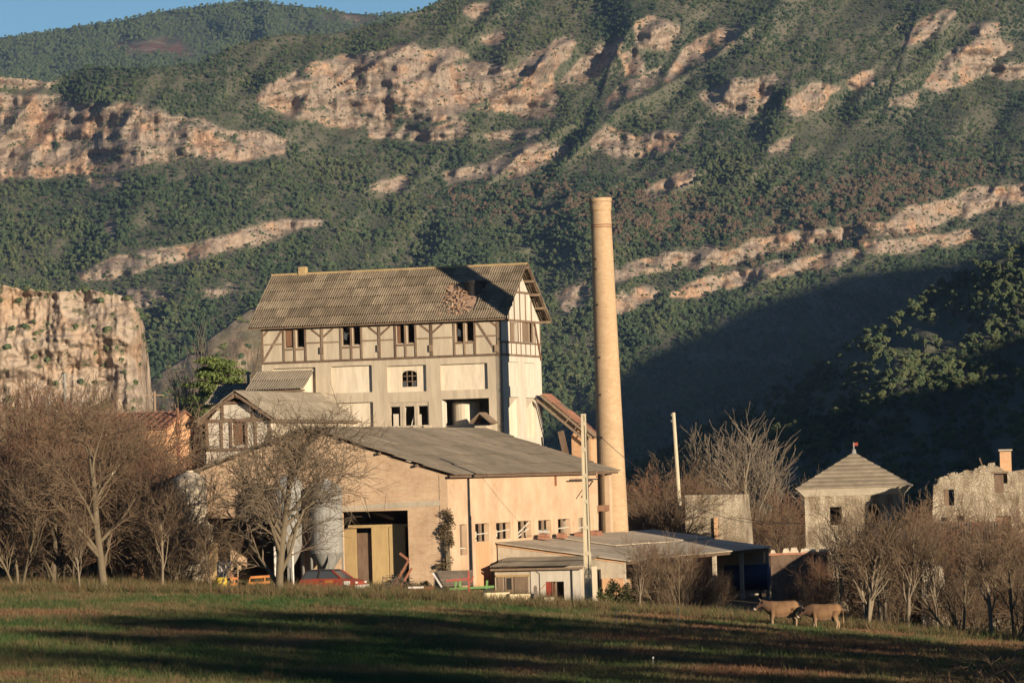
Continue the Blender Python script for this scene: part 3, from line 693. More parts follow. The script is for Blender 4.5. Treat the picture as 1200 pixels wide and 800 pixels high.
for a_, b_2 in ((333, 345), (346, 357.5), (400, 411), (412, 423), (464, 475), (476, 487), (533, 544), (545, 556)):
    bm_((fx(a_, 404), zs - .06), (fx(b_2, 404), zs - .06), .12, .07, 'timber', y=-.016)
for p in (377.5, 444.6, 505.6):
    for s_ in (-1, 1):
        x = fx(p, 385); bm_((x + s_ * .85, zt - .16), (x + s_ * .06, zt - .78), .13, .05, 'timber', y=-.010)
bm_(Fp(330.5, 386.5), Fp(309.5, 422.5), .15, .05, 'timber', y=-.012); bm_(Fp(317, 384), Fp(308.5, 394), .13, .05, 'timber', y=-.011)
bm_(Fp(558, 376), Fp(581.5, 412), .15, .05, 'timber', y=-.012); bm_(Fp(570, 372.5), Fp(583, 383), .13, .05, 'timber', y=-.011)
for px in (377.5, 444.6, 505.6, 582):                    # old insulators on the posts
    x, z = Fp(px, 410.5 if px < 400 else 408); mb = MB(); mb.box(x - .14, x + .14, -.14, -.055, z - .25, z + .25); T.part('bracket', mb, 'timber_pale')
# shutters and panes in the top windows
for k, wv in enumerate(wins):
    mb = MB()
    mb.box(wv[0] + .002, wv[0] + .06, .10, .16, wv[2], wv[3]); mb.box(wv[1] - .06, wv[1] - .002, .10, .16, wv[2], wv[3]); mb.box(wv[0] + .06, wv[1] - .06, .10, .16, wv[3] - .06, wv[3] - .002); mb.box(wv[0] + .06, wv[1] - .06, .10, .16, wv[2] + .002, wv[2] + .06)
    fr = T.part('window_frame', mb, 'timber_pale' if k % 2 else 'timber')
    if k == 0: mb = MB(); mb.box(wv[0] + .05, wv[1] - .04, .06, .09, wv[2] + .12, wv[3] - .08); T.part('shutter', mb, 'red_wood')
    if k == 4: mb = MB(); mb.box(wv[0] + .05, wv[0] + .26, .06, .09, wv[2] + .05, wv[3] - .05); T.part('shutter', mb, 'red_wood')
    if k in (2, 6):
        mb = MB(); mb.prism([(wv[0] + .08, .12, wv[2] + .5), (wv[0] + .3, .12, wv[2] + .35), (wv[0] + .38, .12, wv[2] + .8), (wv[0] + .15, .12, wv[2] + 1.0)], (0, .01, 0)); T.part('pane', mb, 'glass', fr)
# ground-floor window bay: three lights and rubble
mb = MB(); x0, x1 = bay[0], bay[1]
for t in (0, .30, .36, .66, .70, 1): x = x0 + (x1 - x0) * t; mb.box(max(x0, x - .08), min(x1, x + .08), .05, .30, bay[2], bay[3])
mb.box(x0, x1, .06, .29, bay[3] - .3, bay[3] - .002); fr = T.part('window_frame', mb, 'concrete')
for px0, px1, lean in ((473, 479, 0), (481, 484, .3)):
    xa, z_ = onY(px0, 488); mb = MB(); mb.beam((xa, .2, bay[2]), (xa + lean + .1, .2, bay[3] - .4), .07, .05, (0, 1, 0)); T.part('broken_bar', mb, 'plaster_white', fr)
for px, h in ((463.5, .55), (490, .5)):
    xa, z_ = onY(px, 498); mb = MB(); mb.box(xa - .2, xa + .2, .12, .22, bay[2], bay[2] + h * 1.6); T.part('board', mb, 'plaster_white')
for i in range(9):
    px = 455 + i * 6 + random.uniform(-2, 2); xa, z_ = onY(px, 503); mb = MB(); s_ = random.uniform(.15, .35)
    mb.hexa([(xa - s_, -.6, z_ - .35), (xa + s_, -.55, z_ - .35), (xa + s_ * .9, -.05, z_ - .35), (xa - s_, -.03, z_ - .35)], [(xa - s_ * .7, -.5, z_ + s_), (xa + s_ * .6, -.45, z_ + s_ * .7), (xa + s_ * .5, -.06, z_ + s_), (xa - s_ * .5, -.04, z_ + s_ * .8)]); T.part('rubble_block', mb, 'plaster')
# gate: pale curved tank wall inside
mb = MB(); xg = onY(542, 490, 1.4)[0]; mb.lathe([(1.05, 0), (1.05, 2.55), (0.98, 2.6)], (xg, 2.3, gate[2]), 28); T.part('inner_tank', mb, 'plaster_pale', smooth=False)
mb = MB(); mb.box(gate[0] - .3, gate[1] + .3, 3.6, 3.75, gate[2], gate[3] + .3); T.part('inner_wall', mb, 'concrete')
mb = MB(); mb.box(gate[0] + .003, gate[0] + .06, -.005, .9, gate[2], gate[3] - .1); T.part('door_leaf', mb, 'plaster_white')
# small gabled hatch in front of the gate
hx0, hz = onY(566.5, 497, -.8); mb = MB()
mb.box(hx0 - .42, hx0 + .42, -1.5, -.2, hz - 1.2, hz - .1); T.part('hatch_base', mb, 'plaster')
mb = MB()
for s_ in (-1, 1): mb.prism([(hx0, -1.6, hz + .75), (hx0 + s_ * .8, -1.6, hz + .05), (hx0 + s_ * .86, -1.6, hz + .13), (hx0, -1.6, hz + .87)], (0, 1.5, 0))
T.part('hatch_roof', mb, 'timber_pale')
# gable timbers
def gb(p, q, w=.14, d=.06, mat='timber', x=.02):
    mb = MB(); mb.beam((x, p[0], p[1]), (x, q[0], q[1]), w, d, (1, 0, 0)); return T.part('beam', mb, mat)
zsg = onX(613, 402)[1]; zmid = (zt + zg) / 2 + .15
gb((0, zb), (MW, zb), .15, .08); gb((0, zsg), (MW, zsg), .12, .075); gb((0, zt), (MW, zt), .16, .10)
hw = (MW / 2) * (1 - (zmid - zt) / (zg - zt)); gb((MW / 2 - hw, zmid), (MW / 2 + hw, zmid), .14, .08)
for i in range(9): y = .25 + (MW - .5) * i / 8; gb((y, zb + .08), (y, zsg - .07), .10, .05, x=.012)
for y in (.12, gw[0][0] - .12, gw[0][1] + .12, (gw[0][1] + gw[1][0]) / 2, gw[1][0] - .12, gw[1][1] + .12, MW - .12): gb((y, zsg + .07), (y, zt - .09), .14, .055, x=.013)
for y in (MW * .22, MW * .36, MW * .5, MW * .64, MW * .78):
    ztop = zt + (zg - zt) * (1 - abs(y - MW / 2) / (MW / 2)) - .1
    gb((y, zt + .09), (y, min(ztop, zmid - .08)), .12, .05, x=.012)
gb((MW / 2, zmid + .08), (MW / 2, zg - .15), .15, .055, x=.014)
gb((MW * .98, zsg - 1.2), (MW * .84, zt - .1), .14, .05, 'red_wood', x=.09)
for wv, n_ in ((gw[0], 3), (gw[1], 6)):
    for i in range(n_):
        if (n_ == 3 and i == 2) or (n_ == 6 and i in (4,)): continue
        y = wv[0] + (wv[1] - wv[0]) * (i + .5) / n_; mb = MB(); mb.box(-.09, -.05, y - .5 * (wv[1] - wv[0]) / n_ + .015, y + .5 * (wv[1] - wv[0]) / n_ - .015, wv[2], wv[3]); T.part('shutter_board', mb, 'timber_pale')
# roof: purlins, rafters, sheets
xr0, xr1 = ML - VGL, VG
sl = Vector((0, MW / 2 + EV, z_ridge - (zt + .05) + EV * .1)); zE = zt + .02; half = MW / 2 + EV
run = Vector((0, half, z_ridge - zE)); RL = run.length
for side in (0, 1):
    for t in (.03, .27, .5, .73, .96):
        y = -EV + half * t if side == 0 else MW + EV - half * t; z = zE + (z_ridge - zE) * t - .10
        mb = MB(); mb.box(xr0 + .06, xr1 - .04, y - .07, y + .07, z - .09, z + .09); T.part('purlin', mb, 'timber_pale')
for side in (0, 1):
    for x in np.linspace(xr0 + .1, xr1 - .10, 15 if side == 0 else 22):
        y0 = -EV if side == 0 else MW + EV; s_ = 1 if side == 0 else -1
        mb = MB(); mb.beam((x, y0 + s_ * .05, zE - .02), (x, y0 + s_ * (half - .05), z_ridge - .06), .07, .05, (1, 0, 0)); T.part('rafter', mb, 'timber')
skip = {(16, 2), (16, 3), (17, 1), (17, 2), (17, 3), (18, 1), (18, 2)}
roof_sheets(T, (xr0, -EV, zE), (1, 0, 0), xr1 - xr0, run, RL, 22, 6, 'asbestos', skip)
roof_sheets(T, (xr0, MW + EV, zE), (1, 0, 0), xr1 - xr0, (0, -half, z_ridge - zE), RL, 22, 6, 'asbestos', {(19, 3), (20, 3)})
for i in range(14):
    a_ = xr0 + (xr1 - xr0) * i / 14; b_2 = xr0 + (xr1 - xr0) * (i + 1) / 14; mb = MB()
    mb.prism([(a_ - .03, MW / 2 - .22, z_ridge - .05), (a_ - .03, MW / 2 - .12, z_ridge + .10), (a_ - .03, MW / 2 + .12, z_ridge + .10), (a_ - .03, MW / 2 + .22, z_ridge - .05), (a_ - .03, MW / 2, z_ridge + .06)], (b_2 - a_ - .01, 0, 0)); T.part('ridge_cap', mb, 'lichen_rock')
# old tile decking under the missing sheets, the tile rubble and the dark round vent on the roof
def roofp(t, x, h=0.0):
    n = Vector((0, -(z_ridge - zE), half)).normalized(); p = Vector((x, -EV, zE)) + run * t + n * h; return p
cw = (xr1 - xr0) / 22; deck = MB()
deck.prism([roofp(.12, xr0 + cw * 15.9, .0), roofp(.12, xr0 + cw * 20.1, .0), roofp(.72, xr0 + cw * 20.1, .0), roofp(.72, xr0 + cw * 15.9, .0)], Vector((0, .01, -.05))); T.part('tile_deck', deck, 'shard')
rub = MB()
for i in range(130):
    t = random.uniform(.10, .62); x = xr0 + cw * (17.9 - 2.0 * t + random.gauss(0, .62)); p = roofp(t, x, random.uniform(.05, .13)); a_ = Vector((random.gauss(0, 1), random.gauss(0, 1), random.gauss(0, .5))).normalized() * random.uniform(.07, .16)
    b_2 = a_.cross(Vector((random.gauss(0, .3), -.5, 1))).normalized() * random.uniform(.05, .10); rub.prism([p - a_ - b_2, p + a_ - b_2, p + a_ + b_2, p - a_ + b_2], (0, -.02, .03))
T.part('tile_rubble', rub, 'shard', kind='stuff')
vx = onY(556, 335, 2.2)[0]; pv_ = roofp(.58, vx, .0); mb = MB()
mb.lathe([(.72, -.6), (.72, .35), (.80, .38), (.80, .55), (.62, .6)], pv_, 22); vent = T.part('round_vent', mb, 'dark_metal', smooth=False)
mb = MB(); mb.box(*(lambda p: (p.x - .28, p.x + .28, p.y - .25, p.y + .25, p.z - .3, p.z + .55))(Vector((onY(355, 316, MW / 2)[0], MW / 2, z_ridge)))); T.part('chimney_stub', mb, 'lichen_rock')

# ================================================================== the brick chimney stack
p0 = W(714.5, 430, 281); chx, chy, _ = toL(p0)
ch_top = W(704, 232, 281).z; czb = gz(p0.x, p0.y) - .2
CH = fthing('factory_chimney', 'tall tapering yellow brick factory chimney beside the long hall', 'chimney', chx, chy, czb)
H = ch_top - czb; rb, rt_ = 1.10, 0.70
m, nt, b = nodes('chimney_brick')
g = N(nt, 'ShaderNodeTexCoord').outputs['Object']
se = N(nt, 'ShaderNodeSeparateXYZ'); nt.links.new(g, se.inputs[0])
at = N(nt, 'ShaderNodeMath', operation='ARCTAN2'); nt.links.new(se.outputs[1], at.inputs[0]); nt.links.new(se.outputs[0], at.inputs[1])
cb = N(nt, 'ShaderNodeCombineXYZ'); nt.links.new(at.outputs[0], cb.inputs[0]); nt.links.new(se.outputs[2], cb.inputs[1])
br = N(nt, 'ShaderNodeTexBrick', i={'Color1': (0.41, 0.285, 0.17, 1), 'Color2': (0.335, 0.225, 0.13, 1), 'Mortar': (0.33, 0.24, 0.15, 1), 'Scale': 1.0, 'Mortar Size': 0.012, 'Brick Width': 0.36, 'Row Height': 0.13})
nt.links.new(cb.outputs[0], br.inputs['Vector'])
n1 = noise(nt, g, 0.8, 6, 0.65); n2 = noise(nt, coords(nt, (1.5, 1.5, 6), obj=True), 1.2, 5, 0.7, 0.55, 0.7)
hz_ = N(nt, 'ShaderNodeMapRange', i={1: H - 3.5, 2: H, 3: 0.0, 4: 1.0}); nt.links.new(se.outputs[2], hz_.inputs[0])
k1 = N(nt, 'ShaderNodeMath', operation='MULTIPLY', i={1: 0.45}); nt.links.new(n1, k1.inputs[0])
c = mixc(nt, k1.outputs[0], br.outputs['Color'], (0.27, 0.18, 0.105))
k2 = N(nt, 'ShaderNodeMath', operation='MULTIPLY'); nt.links.new(n2, k2.inputs[0]); k3 = N(nt, 'ShaderNodeMapRange', i={3: 0.16, 4: 0.95}); nt.links.new(hz_.outputs[0], k3.inputs[0]); nt.links.new(k3.outputs[0], k2.inputs[1])
c = mixc(nt, k2.outputs[0], c, (0.09, 0.06, 0.04))
nt.links.new(c, b.inputs['Base Color']); b.inputs['Roughness'].default_value = 0.9; bump(nt, b, br.outputs['Fac'], -0.5, 0.02)
B = Vector((chx, chy, czb))
rr = lambda z: rb + (rt_ - rb) * z / H
CH.o.rotation_euler = (0, -.0125, -TH)               # the old stack leans a little to the left
mb = MB(); mb.lathe([(rr(z), z) for z in np.linspace(0, H - .95, 14)], B, 40); CH.part('shaft', mb, 'chimney_brick')
mb = MB(); mb.lathe([(rt_ + .02, H - .96), (rt_ + .07, H - .80), (rt_ + .07, H - .30), (rt_ + .04, H - .28)], B, 40); CH.part('collar', mb, 'chimney_brick')
mb = MB(); n = 40
mb.lathe([(rt_ + .02, H - .29), (rt_ + .10, H - .26), (rt_ + .10, H - .02), (rt_ + .06, H), (rt_ - .18, H), (rt_ - .18, H - .9)], B, n); CH.part('rim', mb, 'chimney_brick')
for z in (H - 2.05, H - 1.9):
    mb = MB(); mb.lathe([(rr(z) + .004, z - .03), (rr(z) + .03, z - .02), (rr(z) + .03, z + .02), (rr(z) + .004, z + .03)], B, 40); CH.part('iron_band', mb, 'rust')
for zz, an in ((H - 4.3, -1.95), (H - 5.0, -1.95), (H - 7.5, -1.9), (H - 11.2, -1.85), (H - 13.8, -1.9), (H - 16.8, -1.9)):
    r_ = rr(zz); c_ = B + Vector((r_ * math.cos(an - TH + .3), r_ * math.sin(an - TH + .3), zz)); mb = MB(); mb.box(c_.x - .07, c_.x + .07, c_.y - .06, c_.y + .05, c_.z - .07, c_.z + .07); CH.part('putlog_hole', mb, 'dark')

# ================================================================== the long hall in front
hxs = 10.8; hy0 = onX(525, 610, hxs)[0]; hyw = onX(700, 600, hxs)[0]; hy1 = onX(718, 600, hxs)[0]
zev = onX(525, 556, hxs)[1]
xrg, zrg = onY(360, 503, hy0); xhl = 2 * xrg - hxs
T = fthing('brick_hall', 'long low brick hall with wide doorways and a grey corrugated roof', 'hall', hxs, hy0)
zf = T.base.z
doorB = rectY(401, 598.5, 479, 692, hy0); doorA = rectY(241, 606, 352, 692, hy0)
door_s = rectY(228, 634, 256, 692, hy0)
fh = lambda u, d, z: (u, hy0 + d, z)
mb = MB(); mb.wall(fh, xhl, hxs, zf, zev, [(doorB[0], doorB[1], zf - 1, doorB[3]), (doorA[0], doorA[1], zf - 1, doorA[3])], .4)
mb.prism([(xhl, hy0, zev), (hxs, hy0, zev), (xrg, hy0, zrg)], (0, .4, 0)); T.part('gable_wall', mb, 'brick_peach')
mb = MB(); mb.beam((doorB[0] - .5, hy0 - .01, doorB[3] + .18), (hxs - .02, hy0 - .01, doorB[3] + .42), .34, .03, (0, 1, 0)); T.part('lintel_band', mb, 'concrete')
mb = MB(); mb.box(hxs - .5, hxs + .03, hy0 - .03, hy0 + .5, zf, zev - .05); T.part('corner_pier', mb, 'brick_peach')
# side wall with its row of windows
sw = [rectX(a_, b_2, c_, d_, hxs) for a_, b_2, c_, d_ in ((539, 614, 547.5, 650), (557, 613, 573.5, 634), (581.5, 612, 598.5, 631), (607, 610, 622.5, 630), (631, 609, 646, 630), (654, 607.5, 668.5, 626.5), (678, 606, 692, 626))]
fs_ = lambda u, d, z: (hxs - d, u, z)
mb = MB(); mb.wall(fs_, hy0 + .51, hyw, zf, zev + .1, sw, .35); T.part('side_wall', mb, 'render_peach')
for px in (552, 577, 602, 626.5, 650, 673, 696):
    y = onX(px, 615, hxs)[0]; zt_ = onX(px, 604, hxs)[1]; mb = MB(); mb.box(hxs + .002, hxs + .06, y - .28, y + .28, zf, zt_); T.part('pilaster', mb, 'render_peach')
for k, wv in enumerate(sw):
    mb = MB(); ww = wv[1] - wv[0]
    mb.box(hxs - .22, hxs - .14, wv[0] + ww * .45, wv[0] + ww * .60, wv[2], wv[3]); fr = T.part('window_post', mb, 'timber_pale')
    mb = MB(); zz = wv[2] + .45
    if k == 3: mb.beam((hxs - .16, wv[0], wv[2] + .2), (hxs - .16, wv[1], wv[3] - .1), .09, .05, (1, 0, 0)); mb.beam((hxs - .2, wv[0], wv[2]), (hxs - .2, wv[1], wv[2] + .6), .09, .05, (1, 0, 0))
    else: mb.beam((hxs - .16, wv[0], zz), (hxs - .16, wv[1], zz + random.uniform(-.1, .15)), .07, .05, (1, 0, 0))
    T.part('cross_bar', mb, 'plaster_white', fr)
    if k == 4: mb = MB(); mb.box(hxs - .2, hxs - .17, wv[0] + .1, wv[1] - .2, wv[2], wv[2] + .55); T.part('tin_patch', mb, 'galvanised')
    if k == 1:
        for i in range(5): y = wv[0] + ww * i / 5; mb = MB(); mb.box(hxs + .003, hxs + .035, y + .02, y + ww / 5 - .02, zf, wv[2] - .05); T.part('board', mb, 'orange_plaster')
# inner light wall behind windows, back wall, floor
mb = MB(); mb.box(hxs - 3.1, hxs - 3.0, hy0 + 2, hyw, zf, zev - 1.2); T.part('inner_wall', mb, 'plaster_pale')
mb = MB(); mb.box(xhl, xhl + .35, hy0 + .4, hy1, zf, zev); mb.box(xhl + .36, hxs - 3.6, hy1 - .35, hy1, zf, zev); mb.prism([(xhl + .36, hy1 - .35, zev), (hxs - .36, hy1 - .35, zev), (xrg, hy1 - .35, zrg - .3)], (0, .35, 0)); T.part('rear_wall', mb, 'brick_peach')
mb = MB(); mb.box(hxs - 3.3, hxs - .8, hy1 - 1.0, hy1 - .85, zf, zev - .3); T.part('bay_panel', mb, 'concrete')
mb = MB(); mb.box(hxs - .35, hxs, hy1 - .55, hy1, zf, zev - .1); T.part('bay_post', mb, 'render_peach')
zbm = onX(710, 595, hxs)[1]; mb = MB(); mb.box(hxs - .3, hxs - .05, hyw, hy1 - .56, zbm - .2, zbm + .2); T.part('bay_beam', mb, 'red_wood')
y = onX(650, 560, hxs)[0]; mb = MB(); mb.box(hxs + .005, hxs + .12, y - .07, y + .07, zev - .9, zev - .1); T.part('bracket', mb, 'rust')
yb0, zb0 = onX(667, 562, hxs); yb1 = onX(692, 562, hxs)[0]
mb = MB(); mb.beam((hxs + .5, yb0 - 1, zb0), (hxs + .5, yb1, zb0), .08, .08); mb.beam((hxs + .5, yb0 + 1, zb0 - 1.2), (hxs + .5, yb1 - 1, zb0 - .1), .06, .06); mb.beam((hxs, yb0, zb0), (hxs + .5, yb0, zb0), .06, .06); mb.beam((hxs + .5, yb0, zb0), (hxs + .5, yb0, zb0 - 1.3), .03, .03); T.part('cable_bracket', mb, 'dark_metal')
# doors of the right doorway
dz = doorB[3] - 1.05
for a_, b_2, m_ in ((402, 418, 'ply'), (436, 455.5, 'ply'), (456.5, 475, 'ply')):
    x0, x1 = onY(a_, 650, hy0 + 1)[0], onY(b_2, 650, hy0 + 1)[0]; mb = MB(); mb.box(x0, x1, hy0 + 1.0, hy0 + 1.08, zf, dz + random.uniform(-.05, .05)); d_ = T.part('door_panel', mb, m_)
x0, x1 = onY(418.5, 650, hy0 + 1.2)[0], onY(435.5, 650, hy0 + 1.2)[0]; mb = MB(); mb.box(x0, x1, hy0 + 1.25, hy0 + 1.3, zf, dz - .3); T.part('dark_gap_board', mb, 'timber')  # dark board standing in for the shade in the gap between the panels
mb = MB(); mb.box(doorB[0] + .05, doorB[1] - .1, hy0 + 1.0, hy0 + 1.07, dz + .02, dz + .2); T.part('door_rail', mb, 'ply')
for a_, b_2 in ((228.5, 238.5), (240, 255)):
    x0, x1 = onY(a_, 650, hy0 - .2)[0], onY(b_2, 650, hy0 - .2)[0]; z_ = onY(240, 636, hy0)[1]; mb = MB(); mb.box(x0, x1, hy0 - .25, hy0 - .18, zf, z_); T.part('door_panel', mb, 'ply')
# roof
ov = .55; rn = Vector((-(hxs + ov - xrg), 0, (zrg - zev) * (hxs + ov - xrg) / (hxs - xrg))); zee = zrg - rn.z + .08
yA, yB = hy0 - .35, hy1 + .25
roof_sheets(T, (hxs + ov, yA, zee), (0, 1, 0), yB - yA, rn, rn.length, 20, 5, 'asbestos_grey', wave=.18, jit=.02)
roof_sheets(T, (2 * xrg - hxs - ov, yA, zee), (0, 1, 0), yB - yA, (-rn.x, 0, rn.z), rn.length, 20, 5, 'asbestos_grey', wave=.18, jit=.02)
for t in (.02, .25, .5, .75, .97):
    for s_ in (1, -1):
        x = xrg + s_ * (hxs + ov - xrg) * (1 - t); z = zee + rn.z * t - .08; mb = MB(); mb.box(x - .06, x + .06, yA + .03, yB - .03, z - .08, z + .07); T.part('purlin', mb, 'timber')
for i in range(12):
    a_ = yA + (yB - yA) * i / 12; b_2 = yA + (yB - yA) * (i + 1) / 12; mb = MB(); z = zrg + .08
    mb.prism([(xrg - .25, a_, z - .06), (xrg - .1, a_, z + .09), (xrg + .1, a_, z + .09), (xrg + .25, a_, z - .06), (xrg, a_, z + .05)], (0, b_2 - a_ - .01, 0)); T.part('ridge_cap', mb, 'asbestos_grey')
# ================================================================== smaller mill buildings
# ---- gabled timber-framed annex, its ridge running back to the mill
yn = -17.0
xl_, zl_ = onY(235.5, 491.5, yn); xr_, zrr = onY(323, 493, yn); xp, zp = onY(276, 459, yn)
ze = (zl_ + zrr) / 2; xp = (xl_ + xr_) / 2
T = fthing('timber_annex', 'small gabled timber-framed annex in white plaster left of the mill', 'annex', xp, yn); zf = T.base.z
fa = lambda u, d, z: (u, yn + d, z)
dr = rectY(272.5, 494, 287.5, 521, yn)
mb = MB(); mb.wall(fa, xl_ + .35, xr_ - .35, zf, ze, [dr], .3); T.part('front_wall', mb, 'plaster_white')
zq = ze + (zp - ze) * .62; hwq = (xr_ - xl_) / 2 * .42
mb = MB(); mb.prism([(xl_ + .5, yn + .02, ze), (xr_ - .5, yn + .02, ze), (xp + hwq - .1, yn + .02, zq), (xp - hwq + .1, yn + .02, zq)], (0, .26, 0)); T.part('gable_infill', mb, 'plaster_white')
mb = MB(); mb.box(xl_ + .35, xl_ + .65, yn + .3, -.3, zf, ze); mb.box(xr_ - .65, xr_ - .35, yn + .3, -.3, zf, ze); mb.box(xl_ + .66, xr_ - .66, -.6, -.3, zf, ze); T.part('side_wall', mb, 'plaster')
mb = MB(); mb.box(dr[0], dr[1], yn + .1, yn + .16, dr[2], dr[3]); T.part('door', mb, 'red_wood')
for p, q, w_ in (((xl_ + .1, ze), (xr_ - .1, ze), .22), ((xl_ + .4, ze - 2.0), (xr_ - .4, ze - 2.0), .2), ((xp - hwq, zq), (xp + hwq, zq), .2)):
    mb = MB(); mb.beam((p[0], yn - .04, p[1]), (q[0], yn - .04, q[1]), w_, .12, (0, 1, 0)); T.part('beam', mb, 'timber')
for x in (xl_ + .45, xp - 1.25, dr[0] - .1, dr[1] + .1, xp + 1.3, xr_ - .45):
    mb = MB(); mb.beam((x, yn - .03, ze - 1.9), (x, yn - .03, ze - .11), .18, .10, (0, 1, 0)); T.part('beam', mb, 'timber')
for s_ in (-1, 1):
    mb = MB(); mb.beam((xp + s_ * hwq * .98, yn - .03, ze + .11), (xp + s_ * hwq * .98, yn - .03, zq - .1), .16, .10, (0, 1, 0)); T.part('beam', mb, 'timber')
    mb = MB(); mb.beam((xp + s_ * (xr_ - xl_) / 2 * 1.04, yn - .5, ze - .12), (xp, yn - .5, zp - .16), .16, .09, (0, 1, 0)); T.part('barge_board', mb, 'timber')
    mb = MB(); mb.beam((xp + s_ * .95, yn - .45, zq + .02), (xp + s_ * .08, yn - .45, zp - .35), .12, .10, (0, 1, 0)); T.part('rafter', mb, 'timber_pale')
    for t in (0.02, .5, .95):
        x = xp + s_ * (xr_ - xl_) / 2 * (1 - t); z = ze + (zp - ze) * t - .17; mb = MB(); mb.box(x - .07, x + .07, yn - .55, -.3, z - .07, z + .07); T.part('purlin', mb, 'timber_pale')
    a_ = Vector((xp + s_ * (xr_ - xl_) / 2 * 1.06, yn - .6, ze - (zp - ze) * .06)); b_2 = Vector((xp, yn - .6, zp)) - a_
    roof_sheets(T, a_, (0, 1, 0), 16.2, b_2, b_2.length, 14, 3, 'asbestos_light')
# ---- lean-to against the front of the mill
x0, z0 = onY(301, 437, -.1); x1, _ = onY(369, 434, -.1); zlo = onY(330, 457, -2.3)[1]
T = fthing('mill_lean_to', 'little corrugated lean-to against the left front of the mill', 'lean-to', (x0 + x1) / 2, -1.2); zf = T.base.z
mb = MB(); mb.box(x0 + .3, x1 - .3, -2.1, -1.85, zf, zlo - .06); T.part('front_wall', mb, 'plaster_pale')
for x in (x0 + .3, x1 - .5):
    mb = MB(); mb.prism([(x, -1.84, zf), (x, -.06, zf), (x, -.06, z0 - .12), (x, -1.84, zlo - .0)], (.2, 0, 0)); T.part('side_wall', mb, 'plaster_pale')
b_2 = Vector((0, 2.25, z0 - zlo)); roof_sheets(T, (x0, -2.35, zlo), (1, 0, 0), x1 - x0, b_2, b_2.length, 4, 2, 'asbestos_light')
mb = MB(); mb.box(x0 + .05, x1 - .05, -2.2, -2.06, zlo - .12, zlo - .0); T.part('purlin', mb, 'timber')
# ---- wing behind, left of the mill
xa, zw = onY(240, 475, .5); xb = ML - .1; zwr = onY(270, 451, 3.4)[1]
T = fthing('rear_wing', 'low wing with sunlit corrugated roof behind the timber annex', 'building', (xa + xb) / 2, 3); zf = T.base.z
mb = MB(); mb.box(xa + .4, xb, .9, 1.2, zf, zw); mb.box(xa + .4, xa + .7, 1.2, 5.6, zf, zw); mb.box(xa + .4, xb, 5.6, 5.9, zf, zw); T.part('wall', mb, 'plaster')
mb = MB(); mb.prism([(xa + .41, .95, zw), (xa + .41, 5.85, zw), (xa + .41, 3.4, zwr - .15)], (.25, 0, 0)); T.part('gable_end', mb, 'plaster')
b_2 = Vector((0, 2.9, zwr - zw)); roof_sheets(T, (xa, .5, zw), (1, 0, 0), xb - xa, b_2, b_2.length, 5, 3, 'asbestos_light')
roof_sheets(T, (xa, 6.3, zw), (1, 0, 0), xb - xa, (0, -2.9, zwr - zw), b_2.length, 5, 3, 'asbestos_light')
xc, zc = onY(291, 446, 3.6); mb = MB(); mb.tube((xc, 3.6, zwr - .4), (xc, 3.6, zwr + .75), .11, .11, 10); fl = T.part('flue', mb, 'galvanised')
mb = MB(); mb.lathe([(.2, 0), (.2, .08), (.05, .2)], (xc, 3.6, zwr + .76), 10); T.part('flue_cap', mb, 'galvanised', fl)
# ---- conveyor roof going down from the mill's rear corner
ya = MW - 1.2
xA, zA = onY(637, 463, ya); xB, zB = onY(697, 513, ya)
T = fthing('conveyor_shed', 'rusty sloping conveyor roof leaning down from the mill gable', 'conveyor shed', xB - 1.0, ya); zf = T.base.z
d_ = Vector((xB - xA, 0, zB - zA)); nrm = Vector((-d_.z, 0, d_.x)).normalized()
n_ = 5
for i in range(n_):
    for j in range(2):
        a_ = Vector((xA, ya - .7 + j * 1.1, zA)) + d_ * (i / n_); mb = MB(); o_ = nrm * (.12 + random.uniform(0, .05))
        mb.prism([a_ + o_, a_ + o_ + d_ / n_ * 1.02, a_ + o_ + d_ / n_ * 1.02 + Vector((0, 1.06, 0)), a_ + o_ + Vector((0, 1.06, 0))], nrm * .04); T.part('roof_sheet', mb, 'red_tile' if (i * 2 + j) % 5 != 3 else 'timber_pale')
for yy in (ya - .75, ya + .4, ya + 1.45):
    for o_ in (.0, -.45):
        mb = MB(); mb.beam(Vector((xA, yy, zA)) + nrm * o_, Vector((xB, yy, zB)) + nrm * o_, .10, .16, nrm); T.part('rafter', mb, 'timber_pale')
for t in (.55, .72, .88):
    mb = MB(); q = Vector((xA, ya - .78, zA)) + d_ * t; mb.beam(q - nrm * .5, q + nrm * .35, .07, .07, (0, 1, 0)); T.part('strut', mb, 'timber_pale')
bx0, bz1 = onY(669.5, 508, ya - .3); bx1, _ = onY(692, 508, ya - .3)
mb = MB(); zr1 = bz1
mb.prism([(bx0, ya - .3, zf), (bx1, ya - .3, zf), (bx1, ya - .3, zr1 - .5), (bx0 + .5, ya - .3, zr1 + .25), (bx0, ya - .3, zr1 - .1)], (0, 2.0, 0)); T.part('brick_base', mb, 'orange_brick')
xq, zq = onY(657, 505, ya - .5); xq2, zq2 = onY(668, 540, ya - .5); mb = MB(); mb.beam((xq, ya - .5, zq), (xq2, ya - .5, zq2 - 1), .45, .12, (0, 1, 0)); T.part('leaning_board', mb, 'timber')
xq, zq = onY(688, 520, ya - .5); mb = MB(); mb.box(xq - .1, xq + .1, ya - .5, ya - .31, zf, zq + .8); T.part('post', mb, 'timber_pale')
